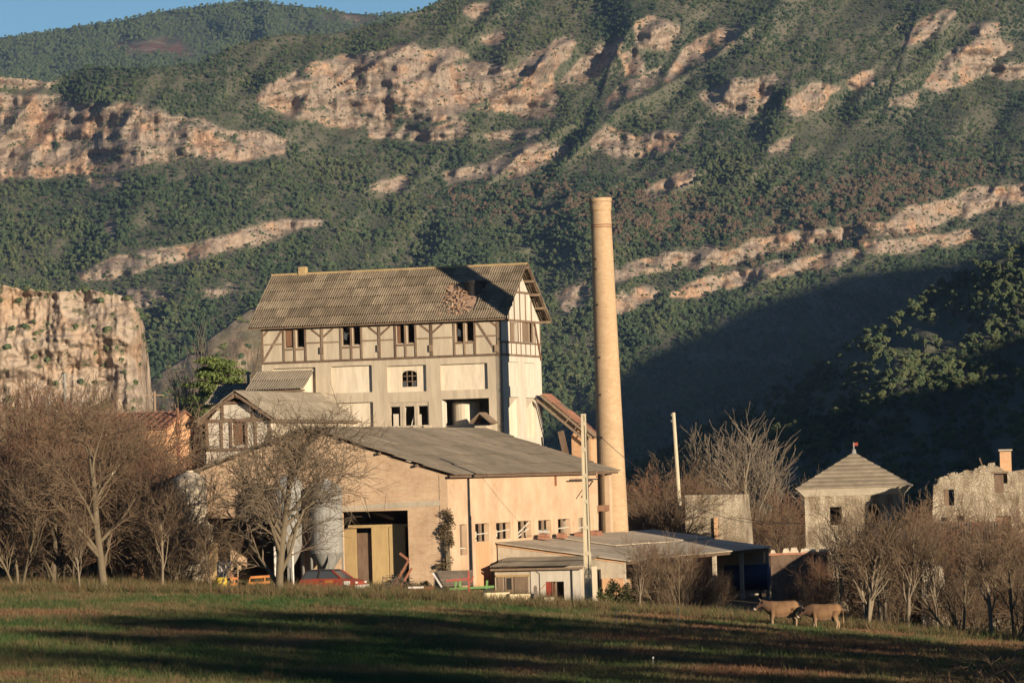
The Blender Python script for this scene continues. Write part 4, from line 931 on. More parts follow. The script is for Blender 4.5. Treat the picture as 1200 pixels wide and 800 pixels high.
# low rubble behind the hall ridge
for i in range(7):
    x, z = onY(597 + i * 7, 513 + i * 2, -4.5); mb = MB(); s_ = random.uniform(.4, .8)
    mb.hexa([(x - s_, -4.9, z - 1.5), (x + s_, -4.9, z - 1.5), (x + s_, -3.9, z - 1.5), (x - s_, -3.9, z - 1.5)], [(x - s_ * .5, -4.7, z + random.uniform(-.2, .2)), (x + s_ * .7, -4.8, z + random.uniform(-.3, .1)), (x + s_ * .6, -4, z), (x - s_ * .7, -4.1, z - .1)]); T.part('rubble_block', mb, 'concrete')
# ---- concrete lean-to along the hall, open on its right side
yA = onX(583, 635, hxs + .1)[0]; zT = onX(583, 635, hxs + .1)[1]; xB, zB = onY(738, 656, yA); yB = 1.0
T = fthing('concrete_lean_to', 'long concrete lean-to with a low sloping roof right of the hall', 'shed', (hxs + xB) / 2, yA); zf = T.base.z - .8
T.base.z = zf; T.o.location.z = zf
xs0 = hxs + .1; zat = lambda x: zT + (zB - zT) * (x - xs0) / (xB - xs0)
mb = MB(); open_r = rectY(684, 669, 704.5, 700, yA)
fa = lambda u, d, z: (u, yA + d, z)
mb.wall(fa, xs0, xB - .35, zf, zB - .2, [open_r], .3)
mb.prism([(xs0, yA, zB - .2), (xB - .35, yA, zB - .2), (xB - .35, yA, zat(xB - .35) - .12), (xs0, yA, zT - .12)], (0, .3, 0)); T.part('front_wall', mb, 'concrete')
mb = MB(); mb.beam((xs0, yA - .02, zT - .2), (xB - .35, yA - .02, zat(xB - .35) - .2), .12, .03, (0, 1, 0)); T.part('brick_course', mb, 'orange_brick')
for px0, px1, m_ in ((684.3, 686.5, 'dark_metal'), (702.5, 704.3, 'dark_metal')):
    x0, x1 = onY(px0, 685, yA)[0], onY(px1, 685, yA)[0]; mb = MB(); mb.box(x0, x1, yA - .04, yA + .1, zf, open_r[3] - .01); T.part('door_jamb', mb, m_)
mb = MB(); mb.box(open_r[0], open_r[1], yA - .05, yA + .1, open_r[3] - .01, open_r[3] + .12); T.part('door_lintel', mb, 'dark_metal')
mb = MB(); mb.box(open_r[0] + .15, open_r[1] - .1, yA + 1.2, yA + 1.25, zf, open_r[3] - .2); T.part('door', mb, 'concrete')
mb = MB(); mb.box(onY(700, 680, yA)[0] + .4, xB - .4, yA - .25, yA - .003, zf, onY(725, 677, yA)[1]); T.part('brick_plinth', mb, 'orange_brick')
L_ = yB - (yA - .25); n_ = 9
for i in range(n_):
    for j in range(2):
        y0 = yA - .25 + L_ * i / n_; y1 = y0 + L_ / n_ - .015; t0, t1 = (0, .5) if j == 0 else (.5, 1); up_ = .10 if (j == 0 and i > 2) else .0
        xa_, xb_ = xs0 + (xB - xs0) * t0, xs0 + (xB - xs0) * t1 - .01; za, zb_ = zat(xa_) + up_, zat(xb_) + up_ * .9 + random.uniform(-.02, .02); mb = MB()
        mb.prism([(xa_, y0, za - .07), (xb_, y0, zb_ - .07), (xb_, y0, zb_), (xa_, y0, za)], (0, y1 - y0, 0)); T.part('roof_slab', mb, 'slab')
for i in range(5):
    y = yA + .3 + (L_ - .8) * (i + 1) / 5; mb = MB(); mb.box(xB - .5, xB - .25, y - .12, y + .12, zf - 1.5, zat(xB - .4) - .1); T.part('post', mb, 'concrete')
mb = MB(); mb.box(xB - .55, xB - .2, yA + .3, yB - .3, zat(xB - .4) - .34, zat(xB - .4) - .1); T.part('eave_beam', mb, 'timber')
mb = MB(); mb.box(xs0 + .1, xB - .6, yB - .5, yB - .2, zf, zat(xB) - .1); T.part('rear_wall', mb, 'concrete')
for px, py, w_ in ((636, 629, .5), (657, 628, .35), (679, 627, .6), (697, 625, .7), (723, 634, .35)):
    y, z = onX(px, py, xs0 + .5); mb = MB(); mb.hexa([(xs0 + .3, y - w_, z - .1), (xs0 + .9, y - w_, z - .15), (xs0 + .9, y + w_, z - .15), (xs0 + .3, y + w_, z - .1)], [(xs0 + .35, y - w_ * .8, z + .22), (xs0 + .8, y - w_ * .7, z + .14), (xs0 + .85, y + w_ * .7, z + .16), (xs0 + .4, y + w_ * .9, z + .24)]); T.part('loose_block', mb, 'red_tile')
# ---- little shed with a red door
ys_ = yA - 3.4
x0, z0 = onY(574, 667, ys_ - .3); x1, z1 = onY(683, 663, ys_ - .3); zt_ = onY(630, 653.5, yA - .02)[1]; ze = (z0 + z1) / 2
T = fthing('red_door_shed', 'small whitewashed shed with a red door and corrugated roof', 'shed', (x0 + x1) / 2, ys_); zf = T.base.z - .6; T.base.z = zf; T.o.location.z = zf
xm_ = onY(622, 680, ys_)[0]; rd = rectY(639.5, 681, 661, 700, ys_)
fa = lambda u, d, z: (u, ys_ + d, z)
mb = MB(); mb.wall(fa, xm_, x1 - .25, zf, ze - .05, [(rd[0], rd[1], rd[2] - .5, rd[3])], .25); T.part('white_wall', mb, 'plaster_white')
mb = MB(); mb.box(x0 + .2, xm_ - .002, ys_ + .05, ys_ + .25, zf, ze - .05); T.part('left_wall', mb, 'concrete')
mb = MB(); mb.box(x1 - .5, x1 - .25, ys_ + .26, yA - .02, zf, ze - .05); mb.box(x0 + .2, x0 + .45, ys_ + .26, yA - .02, zf, ze - .05); T.part('side_wall', mb, 'plaster')
for px0, px1, m_ in ((583, 590, 'timber_pale'), (592, 601.5, 'timber_pale'), (603, 619, 'timber_pale')):
    r_ = rectY(px0, 675, px1, 700, ys_); mb = MB(); mb.box(r_[0], r_[1], ys_ - .01, ys_ + .04, r_[2], r_[3]); pn = T.part('door_board', mb, m_)
    if px0 == 592: mb = MB(); mb.box(r_[0] + .12, r_[1] - .1, ys_ - .03, ys_ - .012, r_[2] + .5, r_[3] - .1); T.part('pane', mb, 'dark', pn)
mb = MB(); a_ = rectY(581, 673, 621, 675.5, ys_); mb.box(a_[0], a_[1], ys_ - .03, ys_ + .04, a_[2], a_[3]); T.part('door_head', mb, 'ply')
surf('red_paint', (0.30, 0.045, 0.025), (0.24, 0.04, 0.025), (0.13, 0.045, 0.03), 1.5, 6, bmp=0.1, rough=0.6)
mb = MB(); w_ = (rd[1] - rd[0]); mb.box(rd[0] + .02, rd[0] + w_ * .28, ys_ + .03, ys_ + .08, rd[2] - .5, rd[3] - .02); T.part('door', mb, 'red_paint')
mb = MB(); mb.box(rd[0] + w_ * .30, rd[0] + w_ * .40, ys_ + .1, ys_ + .5, rd[2] - .5, rd[3] - .02); T.part('door_edge', mb, 'red_wood')
mb = MB(); mb.box(rd[0] + w_ * .52, rd[0] + w_ * .58, ys_ + .05, ys_ + .15, rd[2] - .5, rd[3]); T.part('door_post', mb, 'timber_pale')
xd, zd = onY(670.5, 667, ys_); mb = MB(); mb.tube((xd, ys_ - .06, zf), (xd, ys_ - .06, zd), .04, .04, 6); T.part('downpipe', mb, 'dark_metal')
b_2 = Vector((0, yA - .05 - (ys_ - .35), zt_ - ze)); roof_sheets(T, (x0, ys_ - .35, ze), (1, 0, 0), x1 - x0, b_2, b_2.length, 7, 2, 'asbestos_grey')
mb = MB(); mb.box(x0 + .03, x1 - .03, ys_ - .3, ys_ - .2, ze - .14, ze - .01); T.part('fascia', mb, 'timber_pale')
# ---- silos in front of the hall gable
def silo(px, y, w_px, pyt, pyb, label, cone=True, mat='galvanised'):
    x, zt1 = onY(px, pyt, y); r_ = abs(onY(px + w_px / 2, 600, y)[0] - onY(px - w_px / 2, 600, y)[0]) / 2; zb1 = onY(px, pyb, y)[1]
    t = fthing('feed_silo', label, 'silo', x, y, group='feed silos by the hall gable'); z0 = t.base.z
    mb = MB(); c_ = Vector((x, y, 0)); mb.lathe([(.2, zb1 - 1.3), (r_, zb1), (r_, zt1 - .45)], c_, 28); t.part('drum', mb, mat, smooth=False)
    mb = MB(); mb.lathe([(r_ + .03, zt1 - .46), (r_ * .45, zt1 - .05), (.22, zt1)], c_, 28); lid = t.part('roof_cone', mb, mat)
    mb = MB(); mb.lathe([(.24, zt1 - .02), (.24, zt1 + .1)], c_, 12); t.part('hatch', mb, mat, lid)
    for zz in np.arange(zb1, zt1 - .4, 1.1): mb = MB(); mb.lathe([(r_ + .003, zz), (r_ + .025, zz + .01), (r_ + .025, zz + .05), (r_ + .003, zz + .06)], c_, 28); t.part('hoop', mb, mat)
    for k in range(4): a_ = .5 + k * math.pi / 2; mb = MB(); q = c_ + Vector((math.cos(a_), math.sin(a_), 0)) * (r_ - .06); mb.beam((q.x, q.y, z0), (q.x, q.y, zb1 + .3), .1, .1, (1, 0, 0)); t.part('leg', mb, mat)
yq = hy0 - 2.0
silo(222, yq, 37, 553, 668, 'pale dented feed silo at the left end of the hall gable', mat='plaster')
silo(337, yq, 32, 557, 640, 'grey feed silo on legs between the two wide hall doorways')
silo(381, yq, 36, 563, 648, 'grey feed silo just left of the right hall doorway')
# ---- orange house with a tiled roof at the left
oy = -20.0
xg, zg_ = onY(195, 500, oy); zr2 = onY(207, 483, oy + 3)[1]
T = fthing('orange_house', 'orange plastered house with red tiled roof left of the annex', 'house', xg - 5, oy); zf = T.base.z; LO, WO = 9.5, 6.4; zg_ = onY(175, 501, oy)[1]
mb = MB(); mb.box(xg - LO, xg, oy, oy + .35, zf, zg_); mb.box(xg - LO, xg - LO + .35, oy + .35, oy + WO, zf, zg_); mb.box(xg - LO, xg, oy + WO - .35, oy + WO, zf, zg_); mb.box(xg - .35, xg, oy + .36, oy + WO - .36, zf, zg_); T.part('wall', mb, 'orange_plaster')
mb = MB(); mb.prism([(xg - .35, oy + .02, zg_), (xg - .35, oy + WO - .02, zg_), (xg - .35, oy + WO / 2, zr2 - .08)], (.34, 0, 0)); T.part('gable_end', mb, 'orange_plaster')
def tile_roof(T, p0, a, La, b, Lb, cols, rows, mat, skip=0.0):
    a, b = Vector(a).normalized(), Vector(b).normalized(); n = a.cross(b).normalized(); n = -n if n.z < 0 else n
    w, l = La / cols, Lb / rows; vs = []; k = 6
    for i in range(k + 1):
        t = math.pi * i / k; vs += [(w / 2 - math.cos(t) * w * .5, -.03, math.sin(t) * .07 + .05), (w / 2 - math.cos(t) * w * .42, l + .08, math.sin(t) * .06)]
    me = np_mesh('roof_tile', np.array(vs), np.array([(2 * i, 2 * i + 2, 2 * i + 3, 2 * i + 1) for i in range(k)]), mat)
    for i in range(cols):
        for j in range(rows):
            if random.random() < skip: continue
            p = Vector(p0) + a * (w * i) + b * (l * j) + n * random.uniform(.0, .02)
            T.inst('roof_tile', me, Matrix(((a.x, b.x, n.x, p.x), (a.y, b.y, n.y, p.y), (a.z, b.z, n.z, p.z), (0, 0, 0, 1))))
mb = MB()
for s_ in (0, 1):
    y0 = oy - .35 if s_ == 0 else oy + WO + .35; mb.prism([(xg - LO - .2, y0, zg_ - .12), (xg + .2, y0, zg_ - .12), (xg + .2, oy + WO / 2, zr2 - .04), (xg - LO - .2, oy + WO / 2, zr2 - .04)], (0, 0, .06))
T.part('roof_deck', mb, 'red_tile')
b_2 = Vector((0, WO / 2 + .35, zr2 - zg_ + .1)); tile_roof(T, (xg - LO - .2, oy - .35, zg_ - .04), (1, 0, 0), LO + .4, b_2, b_2.length, 18, 7, 'red_tile')
xp_, zp_ = onY(208.5, 478, oy + 2.2); yv = onX(208, 500, xg + .08)[0]
mb = MB(); mb.tube((xg + .1, yv, zf), (xg + .1, yv, onX(208, 478, xg + .1)[1]), .11, .11, 8); T.part('flue_pipe', mb, 'rust')
yv2, zv2 = onX(225, 517, xg); mb = MB(); mb.box(xg + .004, xg + .03, yv2 - .5, yv2 + .5, zv2 - .5, zv2 + .35); T.part('dark_opening', mb, 'dark')
# low outbuilding in the thicket
T = fthing('thicket_outbuilding', 'low peach outbuilding half hidden by the bare trees at left', 'outbuilding', *[toL(W(130, 600, 252))[i] for i in (0, 1)])
bxx, byy = T.base.x, T.base.y; zf = T.base.z
mb = MB(); mb.wall(lambda u, d, z: (u, byy + d, z), bxx - 9, bxx + 5.5, zf, zf + 4.6, [(bxx - 2.5, bxx + 1.0, zf - .5, zf + 2.4), (bxx - 8, bxx - 5.2, zf - .5, zf + 2.6), (bxx + 2.0, bxx + 4.4, zf - .5, zf + 2.4)], .3); T.part('front_wall', mb, 'orange_plaster')
mb = MB(); mb.box(bxx - 9, bxx + 5.5, byy + 5, byy + 5.2, zf, zf + 5.4); mb.box(bxx + 5.2, bxx + 5.5, byy + .31, byy + 5, zf, zf + 4.6); T.part('rear_wall', mb, 'plaster')
b_2 = Vector((0, 5.8, 1.3)); roof_sheets(T, (bxx - 9.3, byy - .5, zf + 4.6), (1, 0, 0), 15.1, b_2, b_2.length, 12, 4, 'red_tile')

# ================================================================== houses at the right
def frame_thing(name, label, cat, px, Y, rot):
    g_ = G(px, Y); t = Thing(name, label, cat, (0, 0, 0), rot, world=g_ - Vector((0, 0, .3))); t.g = g_; return t
# ---- stone pavilion with a pyramid roof
Yp = 268.0; cP = G(1011, Yp); s = Yp / FPX
T = Thing('stone_pavilion', 'square stone pavilion with a grey pyramid roof and finial', 'house', (0, 0, 0), R(-7), world=Vector((cP.x, Yp + 3.2, cP.z - .3)))
he = W(1004, 572, Yp).z - cP.z + .3; hp = W(1004, 531, Yp + 3.2).z - cP.z + .3; aw = 3.25; ae = 3.75
fA = lambda u, d, z: (u, -aw + d, z)
mb = MB(); mb.wall(fA, -aw, aw, 0, he - .05, [(-1.6, -.8, he - 2.4, he - 1.2), (1.0, 1.7, he - 2.4, he - 1.2)], .4); mb.box(aw - .4, aw, -aw + .41, aw, 0, he - .05); mb.box(-aw, -aw + .4, -aw + .41, aw, 0, he - .05); mb.box(-aw + .41, aw - .41, aw - .4, aw, 0, he - .05); T.part('wall', mb, 'rubble_stone')
mb = MB(); mb.hexa([(-aw - .02, -aw - .02, he - .45), (aw + .02, -aw - .02, he - .45), (aw + .02, aw + .02, he - .45), (-aw - .02, aw + .02, he - .45)], [(-ae, -ae, he + .05), (ae, -ae, he + .05), (ae, ae, he + .05), (-ae, ae, he + .05)]); T.part('cornice', mb, 'plaster_pale')
# courses of slates, each course a part
rows = 9
for k in range(4):
    ca, sa = [(1, 0), (0, 1), (-1, 0), (0, -1)][k]
    for j in range(rows):
        t0, t1 = j / rows, (j + 1) / rows; w0, w1 = (ae + .08) * (1 - t0), (ae + .08) * (1 - t1) + .02; z0, z1 = he + .06 + (hp - he) * t0, he + .06 + (hp - he) * t1
        q = [(-w0, -w0, z0 + .06), (w0, -w0, z0 + .06), (w1, -w1, z1), (-w1, -w1, z1)]; q2 = [(x, y, z - .07) for x, y, z in q]
        rotp = lambda p: (p[0] * ca - p[1] * sa, p[0] * sa + p[1] * ca, p[2])
        mb = MB(); mb.hexa([rotp(p) for p in q2], [rotp(p) for p in q]); T.part('slate_course', mb, 'asbestos_grey')
mb = MB(); mb.lathe([(.22, hp - .15), (.14, hp + .15), (.16, hp + .25), (.05, hp + .3), (.04, hp + .75)], (0, 0, 0), 12); fn = T.part('finial', mb, 'galvanised')
mb = MB(); mb.prism([(-.08, 0, hp + .5), (.3, 0, hp + .52), (.3, 0, hp + .74), (-.05, 0, hp + .7)], (0, .03, 0)); T.part('weather_vane', mb, 'red_paint', fn)
# ---- roofless stone ruin
Yr = 262.0; c = G(1150, Yr); T = Thing('stone_ruin', 'crumbling roofless stone house with a brick chimney at right', 'ruin', (0, 0, 0), R(-7), world=Vector((c.x, Yr, c.z - .3)))
def loc(px, py): w = W(px, py, Yr); return w.x - c.x, w.z - c.z + .3
top_px = [(1093, 600), (1094, 570), (1102, 563), (1108, 560), (1112, 562), (1116, 557), (1122, 555), (1126, 557), (1132, 554), (1137, 556), (1141, 551), (1147, 552), (1150, 548), (1156, 549), (1160, 545), (1170, 546), (1176, 551), (1185, 552), (1192, 551), (1215, 548), (1240, 552)]
def build_rag(parts_top, holes):
    """a wall whose top edge is ragged: built as columns, holes as rectangles"""
    xs = sorted({*[p[0] for p in parts_top], *[h[i] for h in holes for i in (0, 1)]}); px_, pz_ = zip(*parts_top); mb = MB()
    for a_, b_2 in zip(xs[:-1], xs[1:]):
        if b_2 - a_ < 1e-4: continue
        za, zb_ = np.interp(a_, px_, pz_), np.interp(b_2, px_, pz_); segs = [(0, None)]
        hs = sorted([h for h in holes if h[0] < (a_ + b_2) / 2 < h[1]], key=lambda h: h[2]); z = 0
        for h in hs: mb.hexa([(a_, 0, z), (b_2, 0, z), (b_2, .45, z), (a_, .45, z)], [(a_, 0, h[2]), (b_2, 0, h[2]), (b_2, .45, h[2]), (a_, .45, h[2])]); z = h[3]
        mb.hexa([(a_, 0, z), (b_2, 0, z), (b_2, .45, z), (a_, .45, z)], [(a_, 0, za), (b_2, 0, zb_), (b_2, .45, zb_), (a_, .45, za)])
    return mb
def hole(px0, py0, px1, py1): a_, b_2 = loc(px0, py1), loc(px1, py0); return a_[0], b_2[0], a_[1], b_2[1]
hw1, hw2, hd = hole(1107, 573, 1118, 592), hole(1165, 554, 1180, 577), hole(1168, 604, 1184, 635)
T.part('front_wall', build_rag([loc(*p) for p in top_px], [hw1, hw2, hd, hole(1103, 606, 1110, 611), hole(1122, 604, 1130, 611)]), 'rubble_stone')
mb = MB(); x0, x1 = loc(1094, 600)[0], loc(1240, 600)[0]; zt_ = loc(1120, 566)[1]; mb.box(x0, x0 + .45, .46, 6, 0, zt_); mb.box(x0, x1, 6, 6.4, 0, zt_ + .2); mb.box(x1 - .4, x1, .46, 6, 0, zt_); T.part('rear_wall', mb, 'rubble_stone')
mb = MB(); mb.box(hw2[0] + .03, hw2[1] - .25, .1, .16, hw2[2], hw2[3] - .1); T.part('shutter', mb, 'timber'); mb = MB(); mb.box(hw2[0] - .1, hw2[1] + .1, -.05, .1, hw2[3] - .02, hw2[3] + .12); T.part('lintel', mb, 'timber_pale')
mb = MB(); mb.box(hw1[0] + .02, hw1[0] + .3, .15, .2, hw1[2], hw1[3]); T.part('shutter', mb, 'timber')
mb = MB(); mb.box(hd[0], hd[1], .3, .36, 0, hd[3]); T.part('door', mb, 'timber')
(xa, za), (xb, zb_) = loc(1172, 552), loc(1184.5, 527); mb = MB(); mb.box(xa, xb, .6, 1.25, za - .8, zb_ - .1); T.part('chimney', mb, 'orange_brick')
mb = MB(); mb.box(xa - .08, xb + .08, .52, 1.33, zb_ - .05, zb_ + .05); T.part('chimney_cap', mb, 'concrete')
for i in range(46):
    k = random.uniform(1095, 1168); z = np.interp(k, [p[0] for p in top_px], [p[1] for p in top_px]); x_, z_ = loc(k, z - .5); w_ = random.uniform(.06, .20); mb = MB()
    mb.hexa([(x_ - w_, .05, z_ - .1), (x_ + w_, .05, z_ - .1), (x_ + w_, .4, z_ - .1), (x_ - w_, .4, z_ - .1)], [(x_ - w_ * .7, .1, z_ + w_ * .7), (x_ + w_ * .6, .08, z_ + w_), (x_ + w_ * .7, .35, z_ + w_ * .6), (x_ - w_ * .6, .36, z_ + w_ * .9)]); T.part('stone', mb, 'rubble_stone')
for p, q in (((1098, 566), (1112, 555)), ((1096, 562), (1120, 559)), ((1152, 548), (1148, 537))):
    a_, b_2 = loc(*p), loc(*q); mb = MB(); mb.beam((a_[0], .3, a_[1]), (b_2[0], .9, b_2[1]), .10, .10, (0, 1, 0)); T.part('rafter', mb, 'timber_pale')
# ---- byre with rusty tin roof in front of the ruin
Yb = 250.0; cb_ = G(1120, Yb); T = Thing('tin_roof_byre', 'low stone byre with a rusty tin roof among bare trees', 'byre', (0, 0, 0), R(-7), world=Vector((cb_.x, Yb, cb_.z - .3)))
def lb(px, py, y=0.0): w = W(px, py, Yb + y); return w.x - cb_.x, w.z - cb_.z + .3
x0, z0 = lb(1072, 640); x1, _ = lb(1158, 640); zt_ = lb(1120, 613, 3.4)[1]
mb = MB(); mb.wall(lambda u, d, z: (u, d, z), x0 + .3, x1, 0, z0 - .08, [(x0 + 2.6, x0 + 3.6, -1, 1.9)], .4); mb.box(x0 + .3, x0 + .7, .41, 3.2, 0, z0); mb.box(x0 + .71, x1, 3.0, 3.3, 0, zt_ - .2); T.part('wall', mb, 'rubble_stone')
mb = MB(); xw, zw2 = lb(1071, 641); mb.box(xw, xw + 2.2, -1.6, -1.2, 0, zw2 + .05); T.part('white_buttress', mb, 'plaster_pale')
b_2 = Vector((0, 3.9, zt_ - z0)); roof_sheets(T, (x0, -.4, z0), (1, 0, 0), x1 - x0 + .6, b_2, b_2.length, 6, 2, 'asbestos')
mb = MB(); xq, zq = lb(1138, 626, 1.6); mb.beam((xq - .0, -.3, z0 + .1), (xq + .3, 3.3, zt_ + .05), .8, .04, (0, -.3, 1)); T.part('rust_sheet', mb, 'rust')
# white wall end lit by the sun
Yw = 236.0; cw_ = G(1095, Yw); T = Thing('wall_end', 'whitewashed stub of wall with brick patch behind the saplings', 'wall', (0, 0, 0), R(-20), world=Vector((cw_.x, Yw, cw_.z - .3)))
hh = W(1095, 655, Yw).z - cw_.z + .3; mb = MB(); mb.hexa([(-.8, 0, 0), (.9, 0, 0), (.9, .5, 0), (-.8, .5, 0)], [(-.6, 0, hh), (.5, 0, hh - .5), (.5, .5, hh - .5), (-.6, .5, hh)]); T.part('wall_face', mb, 'plaster_pale')
mb = MB(); mb.box(-.5, .5, -.04, -.005, hh * .30, hh * .42); T.part('brick_patch', mb, 'orange_brick')
# ---- low wall and rubble between mill and pavilion
Yq = 262.0; cq = G(930, Yq); T = Thing('rubble_heap_wall', 'low broken wall with white rubble and tiles left of the pavilion', 'wall', (0, 0, 0), 0, world=Vector((cq.x, Yq, cq.z - .3)))
zq = W(930, 648, Yq).z - cq.z + .3
mb = MB(); mb.box(-1.4, 2.3, 0, .4, 0, zq - .1); T.part('wall_face', mb, 'timber'); mb = MB(); mb.box(-1.5, 2.4, -.1, .5, zq - .1, zq + .05); T.part('tile_course', mb, 'red_tile')
for i in range(10):
    x_ = random.uniform(-1.4, 2.3); w_ = random.uniform(.10, .30); mb = MB(); mb.hexa([(x_ - w_, -.05, zq + .05), (x_ + w_, -.05, zq + .05), (x_ + w_, .4, zq + .05), (x_ - w_, .4, zq + .05)], [(x_ - w_ * .6, .0, zq + .08 + w_), (x_ + w_ * .5, .0, zq + .04 + w_ * .8), (x_ + w_ * .6, .3, zq + .1 + w_), (x_ - w_ * .6, .35, zq + .08)]); T.part('rubble_block', mb, 'plaster')
# ---- stone block ruin between the chimney and the pale trees
Yk = 292.0; ck = G(840, Yk); T = Thing('stone_block_ruin', 'square stone ruin with sloping buttress right of the chimney', 'ruin', (0, 0, 0), R(-12), world=Vector((ck.x, Yk, ck.z - .5)))
def lk(px, py): w = W(px, py, Yk); return w.x - ck.x, w.z - ck.z + .5
(xa, za), (xb, zb_), (xc, _), (xd, _) = lk(802, 580), lk(868, 579), lk(879, 660), lk(803, 660)
mb = MB(); mb.hexa([(xd, 0, 0), (xc, 0, 0), (xc, 4, 0), (xd, 4, 0)], [(xa, .0, za), (xb, .0, zb_), (xb, 4, zb_), (xa, 4, za)]); T.part('wall', mb, 'rubble_stone')
xk, zk = lk(839, 606); mb = MB(); mb.box(xk - .12, xk + .12, -.25, -.0, 0, zk); T.part('brick_pier', mb, 'orange_brick')
for px in (827, 831): x_, z_ = lk(px, 625); mb = MB(); mb.box(x_ - .12, x_ + .1, -.02, .1, z_ - .1, z_ + .1); T.part('putlog_hole', mb, 'dark')
# ================================================================== bare trees and bushes
def bark(name, a, b, rnd=0.15):
    surf(name, a, b, (a[0] * .55, a[1] * .55, a[2] * .55), 1.5, 8, (1, 1, .4), bmp=0.3, rnd=rnd, f2=0.4)
bark('bark', (0.145, 0.112, 0.070), (0.105, 0.080, 0.050)); bark('twig', (0.155, 0.105, 0.064), (0.12, 0.08, 0.049)); bark('tan_twig', (0.20, 0.15, 0.10), (0.155, 0.115, 0.075))
bark('pale_bark', (0.185, 0.148, 0.10), (0.14, 0.108, 0.073)); bark('pale_twig', (0.20, 0.16, 0.115), (0.16, 0.122, 0.088))
bark('red_twig', (0.165, 0.092, 0.054), (0.125, 0.066, 0.040))
def tubes(segs, n):
    """many tapered n-sided tubes at once: segs rows are p0(3) p1(3) r0 r1"""
    S = np.array(segs); p, q = S[:, :3], S[:, 3:6]; d = q - p; d /= np.linalg.norm(d, axis=1)[:, None] + 1e-9
    h = np.where(np.abs(d[:, 2:3]) < .9, np.array([[0, 0, 1.0]]), np.array([[1.0, 0, 0]])); a = np.cross(d, h); a /= np.linalg.norm(a, axis=1)[:, None]; b = np.cross(d, a)
    t = np.arange(n) * 2 * math.pi / n; ring = a[:, None, :] * np.cos(t)[None, :, None] + b[:, None, :] * np.sin(t)[None, :, None]
    V0 = p[:, None] + ring * S[:, 6][:, None, None]; V1 = q[:, None] + ring * S[:, 7][:, None, None]
    V_ = np.concatenate([V0, V1], 1).reshape(-1, 3); k = np.arange(len(S))[:, None] * 2 * n; i = np.arange(n)[None, :]; j = (i + 1) % n
    return V_, np.stack([k + i, k + j, k + n + j, k + n + i], -1).reshape(-1, 4)
def grow(seed, H, stems=1, spread=1.0, fork=.22, limbs=7, sub=(5, 5, 5), up=.35, r0=None, lean=0.0, twig_r=.010, droop=0.0, ss=.38):
    """a bare tree: returns thick and thin segments"""
    g = random.Random(seed); thick, thin = [], []
    r0 = r0 or H * .017
    def rnd(): return Vector((g.gauss(0, 1), g.gauss(0, 1), g.gauss(0, 1))).normalized()
    def branch(p, d, L, r, lev):
        n = 4 if lev < 2 else 3; pts = [p]; d = d.normalized()
        for i in range(n):
            d = (d + rnd() * (.10 if lev == 0 else .19) + Vector((0, 0, up * (.10 if lev < 3 else -droop)))).normalized(); p = p + d * (L / n); pts.append(p)
        re = r * (.55 if lev == 0 else .35)
        for i in range(n):
            a, b = r + (re - r) * i / n, r + (re - r) * (i + 1) / n
            (thick if lev < 2 else thin).append((*pts[i], *pts[i + 1], max(a, twig_r), max(b, twig_r * .8)))
        if lev >= len(sub) + 1: return
        k = limbs if lev == 0 else sub[lev - 1]
        for c in range(k):
            f = (fork + (1 - fork) * (c + g.random()) / k) if lev == 0 else .18 + .82 * (c + g.random()) / k
            f = min(f, .999); i = min(int(f * n), n - 1); q = pts[i].lerp(pts[i + 1], f * n - i); dd = (pts[i + 1] - pts[i]).normalized()
            side = rnd(); side = (side - dd * side.dot(dd)).normalized(); ang = g.uniform(.5, .95) * spread
            nd = (dd * math.cos(ang) + side * math.sin(ang)); nd = (nd + Vector((0, 0, .12 * up))).normalized()
            LL = L * g.uniform(.42, .68) * (1.15 - .45 * f if lev == 0 else 1.0); branch(q, nd, LL, max(twig_r, (r + (re - r) * f) * .55), lev + 1)
    for s in range(stems):
        d = Vector((g.gauss(0, .07) + lean, g.gauss(0, .07), 1)) if stems == 1 else Vector((g.gauss(0, ss), g.gauss(0, ss), 1))
        branch(Vector((g.gauss(0, .05 * stems), g.gauss(0, .05 * stems), -.3)), d, H * (.72 if stems == 1 else g.uniform(.45, .75)), r0 * (1 if stems == 1 else .5), 0)
    return thick, thin
TREES = {}
def pattern(key, trunk_mat, twig_mat, **kw):
    a, b = grow(**kw); va, fa = tubes(a, 6); vb, fb = tubes(b, 3)
    TREES[key] = (np_mesh('trunk', va, fa, trunk_mat, True), np_mesh('crown', vb, fb, twig_mat), kw['H'])
pattern('big_a', 'bark', 'twig', seed=21, H=11, spread=1.05, fork=.16, limbs=12, sub=(7, 6, 6), up=.5, r0=.26, twig_r=.013)
pattern('big_b', 'bark', 'tan_twig', seed=34, H=11, spread=1.1, fork=.12, limbs=13, sub=(8, 7, 6), up=.55, r0=.25, twig_r=.013)
pattern('thicket_a', 'bark', 'red_twig', seed=45, H=8, stems=7, spread=.9, fork=.08, limbs=9, sub=(6, 6), up=.5, r0=.14, twig_r=.013)
pattern('thicket_b', 'bark', 'twig', seed=57, H=8, stems=8, spread=.85, fork=.05, limbs=9, sub=(6, 6), up=.45, r0=.13, twig_r=.013)
pattern('round', 'bark', 'red_twig', seed=61, H=11, stems=3, spread=.95, fork=.15, limbs=8, sub=(6, 6, 4), up=.4, r0=.28, twig_r=.014)
pattern('sapling_a', 'pale_bark', 'twig', seed=71, H=7, stems=1, spread=.8, fork=.35, limbs=9, sub=(5, 5, 4), up=.6, r0=.11, twig_r=.010)
pattern('sapling_b', 'bark', 'twig', seed=83, H=7, stems=3, spread=.75, fork=.3, limbs=9, sub=(6, 5), up=.6, r0=.17, twig_r=.010)
pattern('clump', 'pale_bark', 'twig', seed=84, H=7, stems=4, spread=.8, fork=.4, limbs=9, sub=(6, 6), up=.6, r0=.20, twig_r=.010, ss=.09)
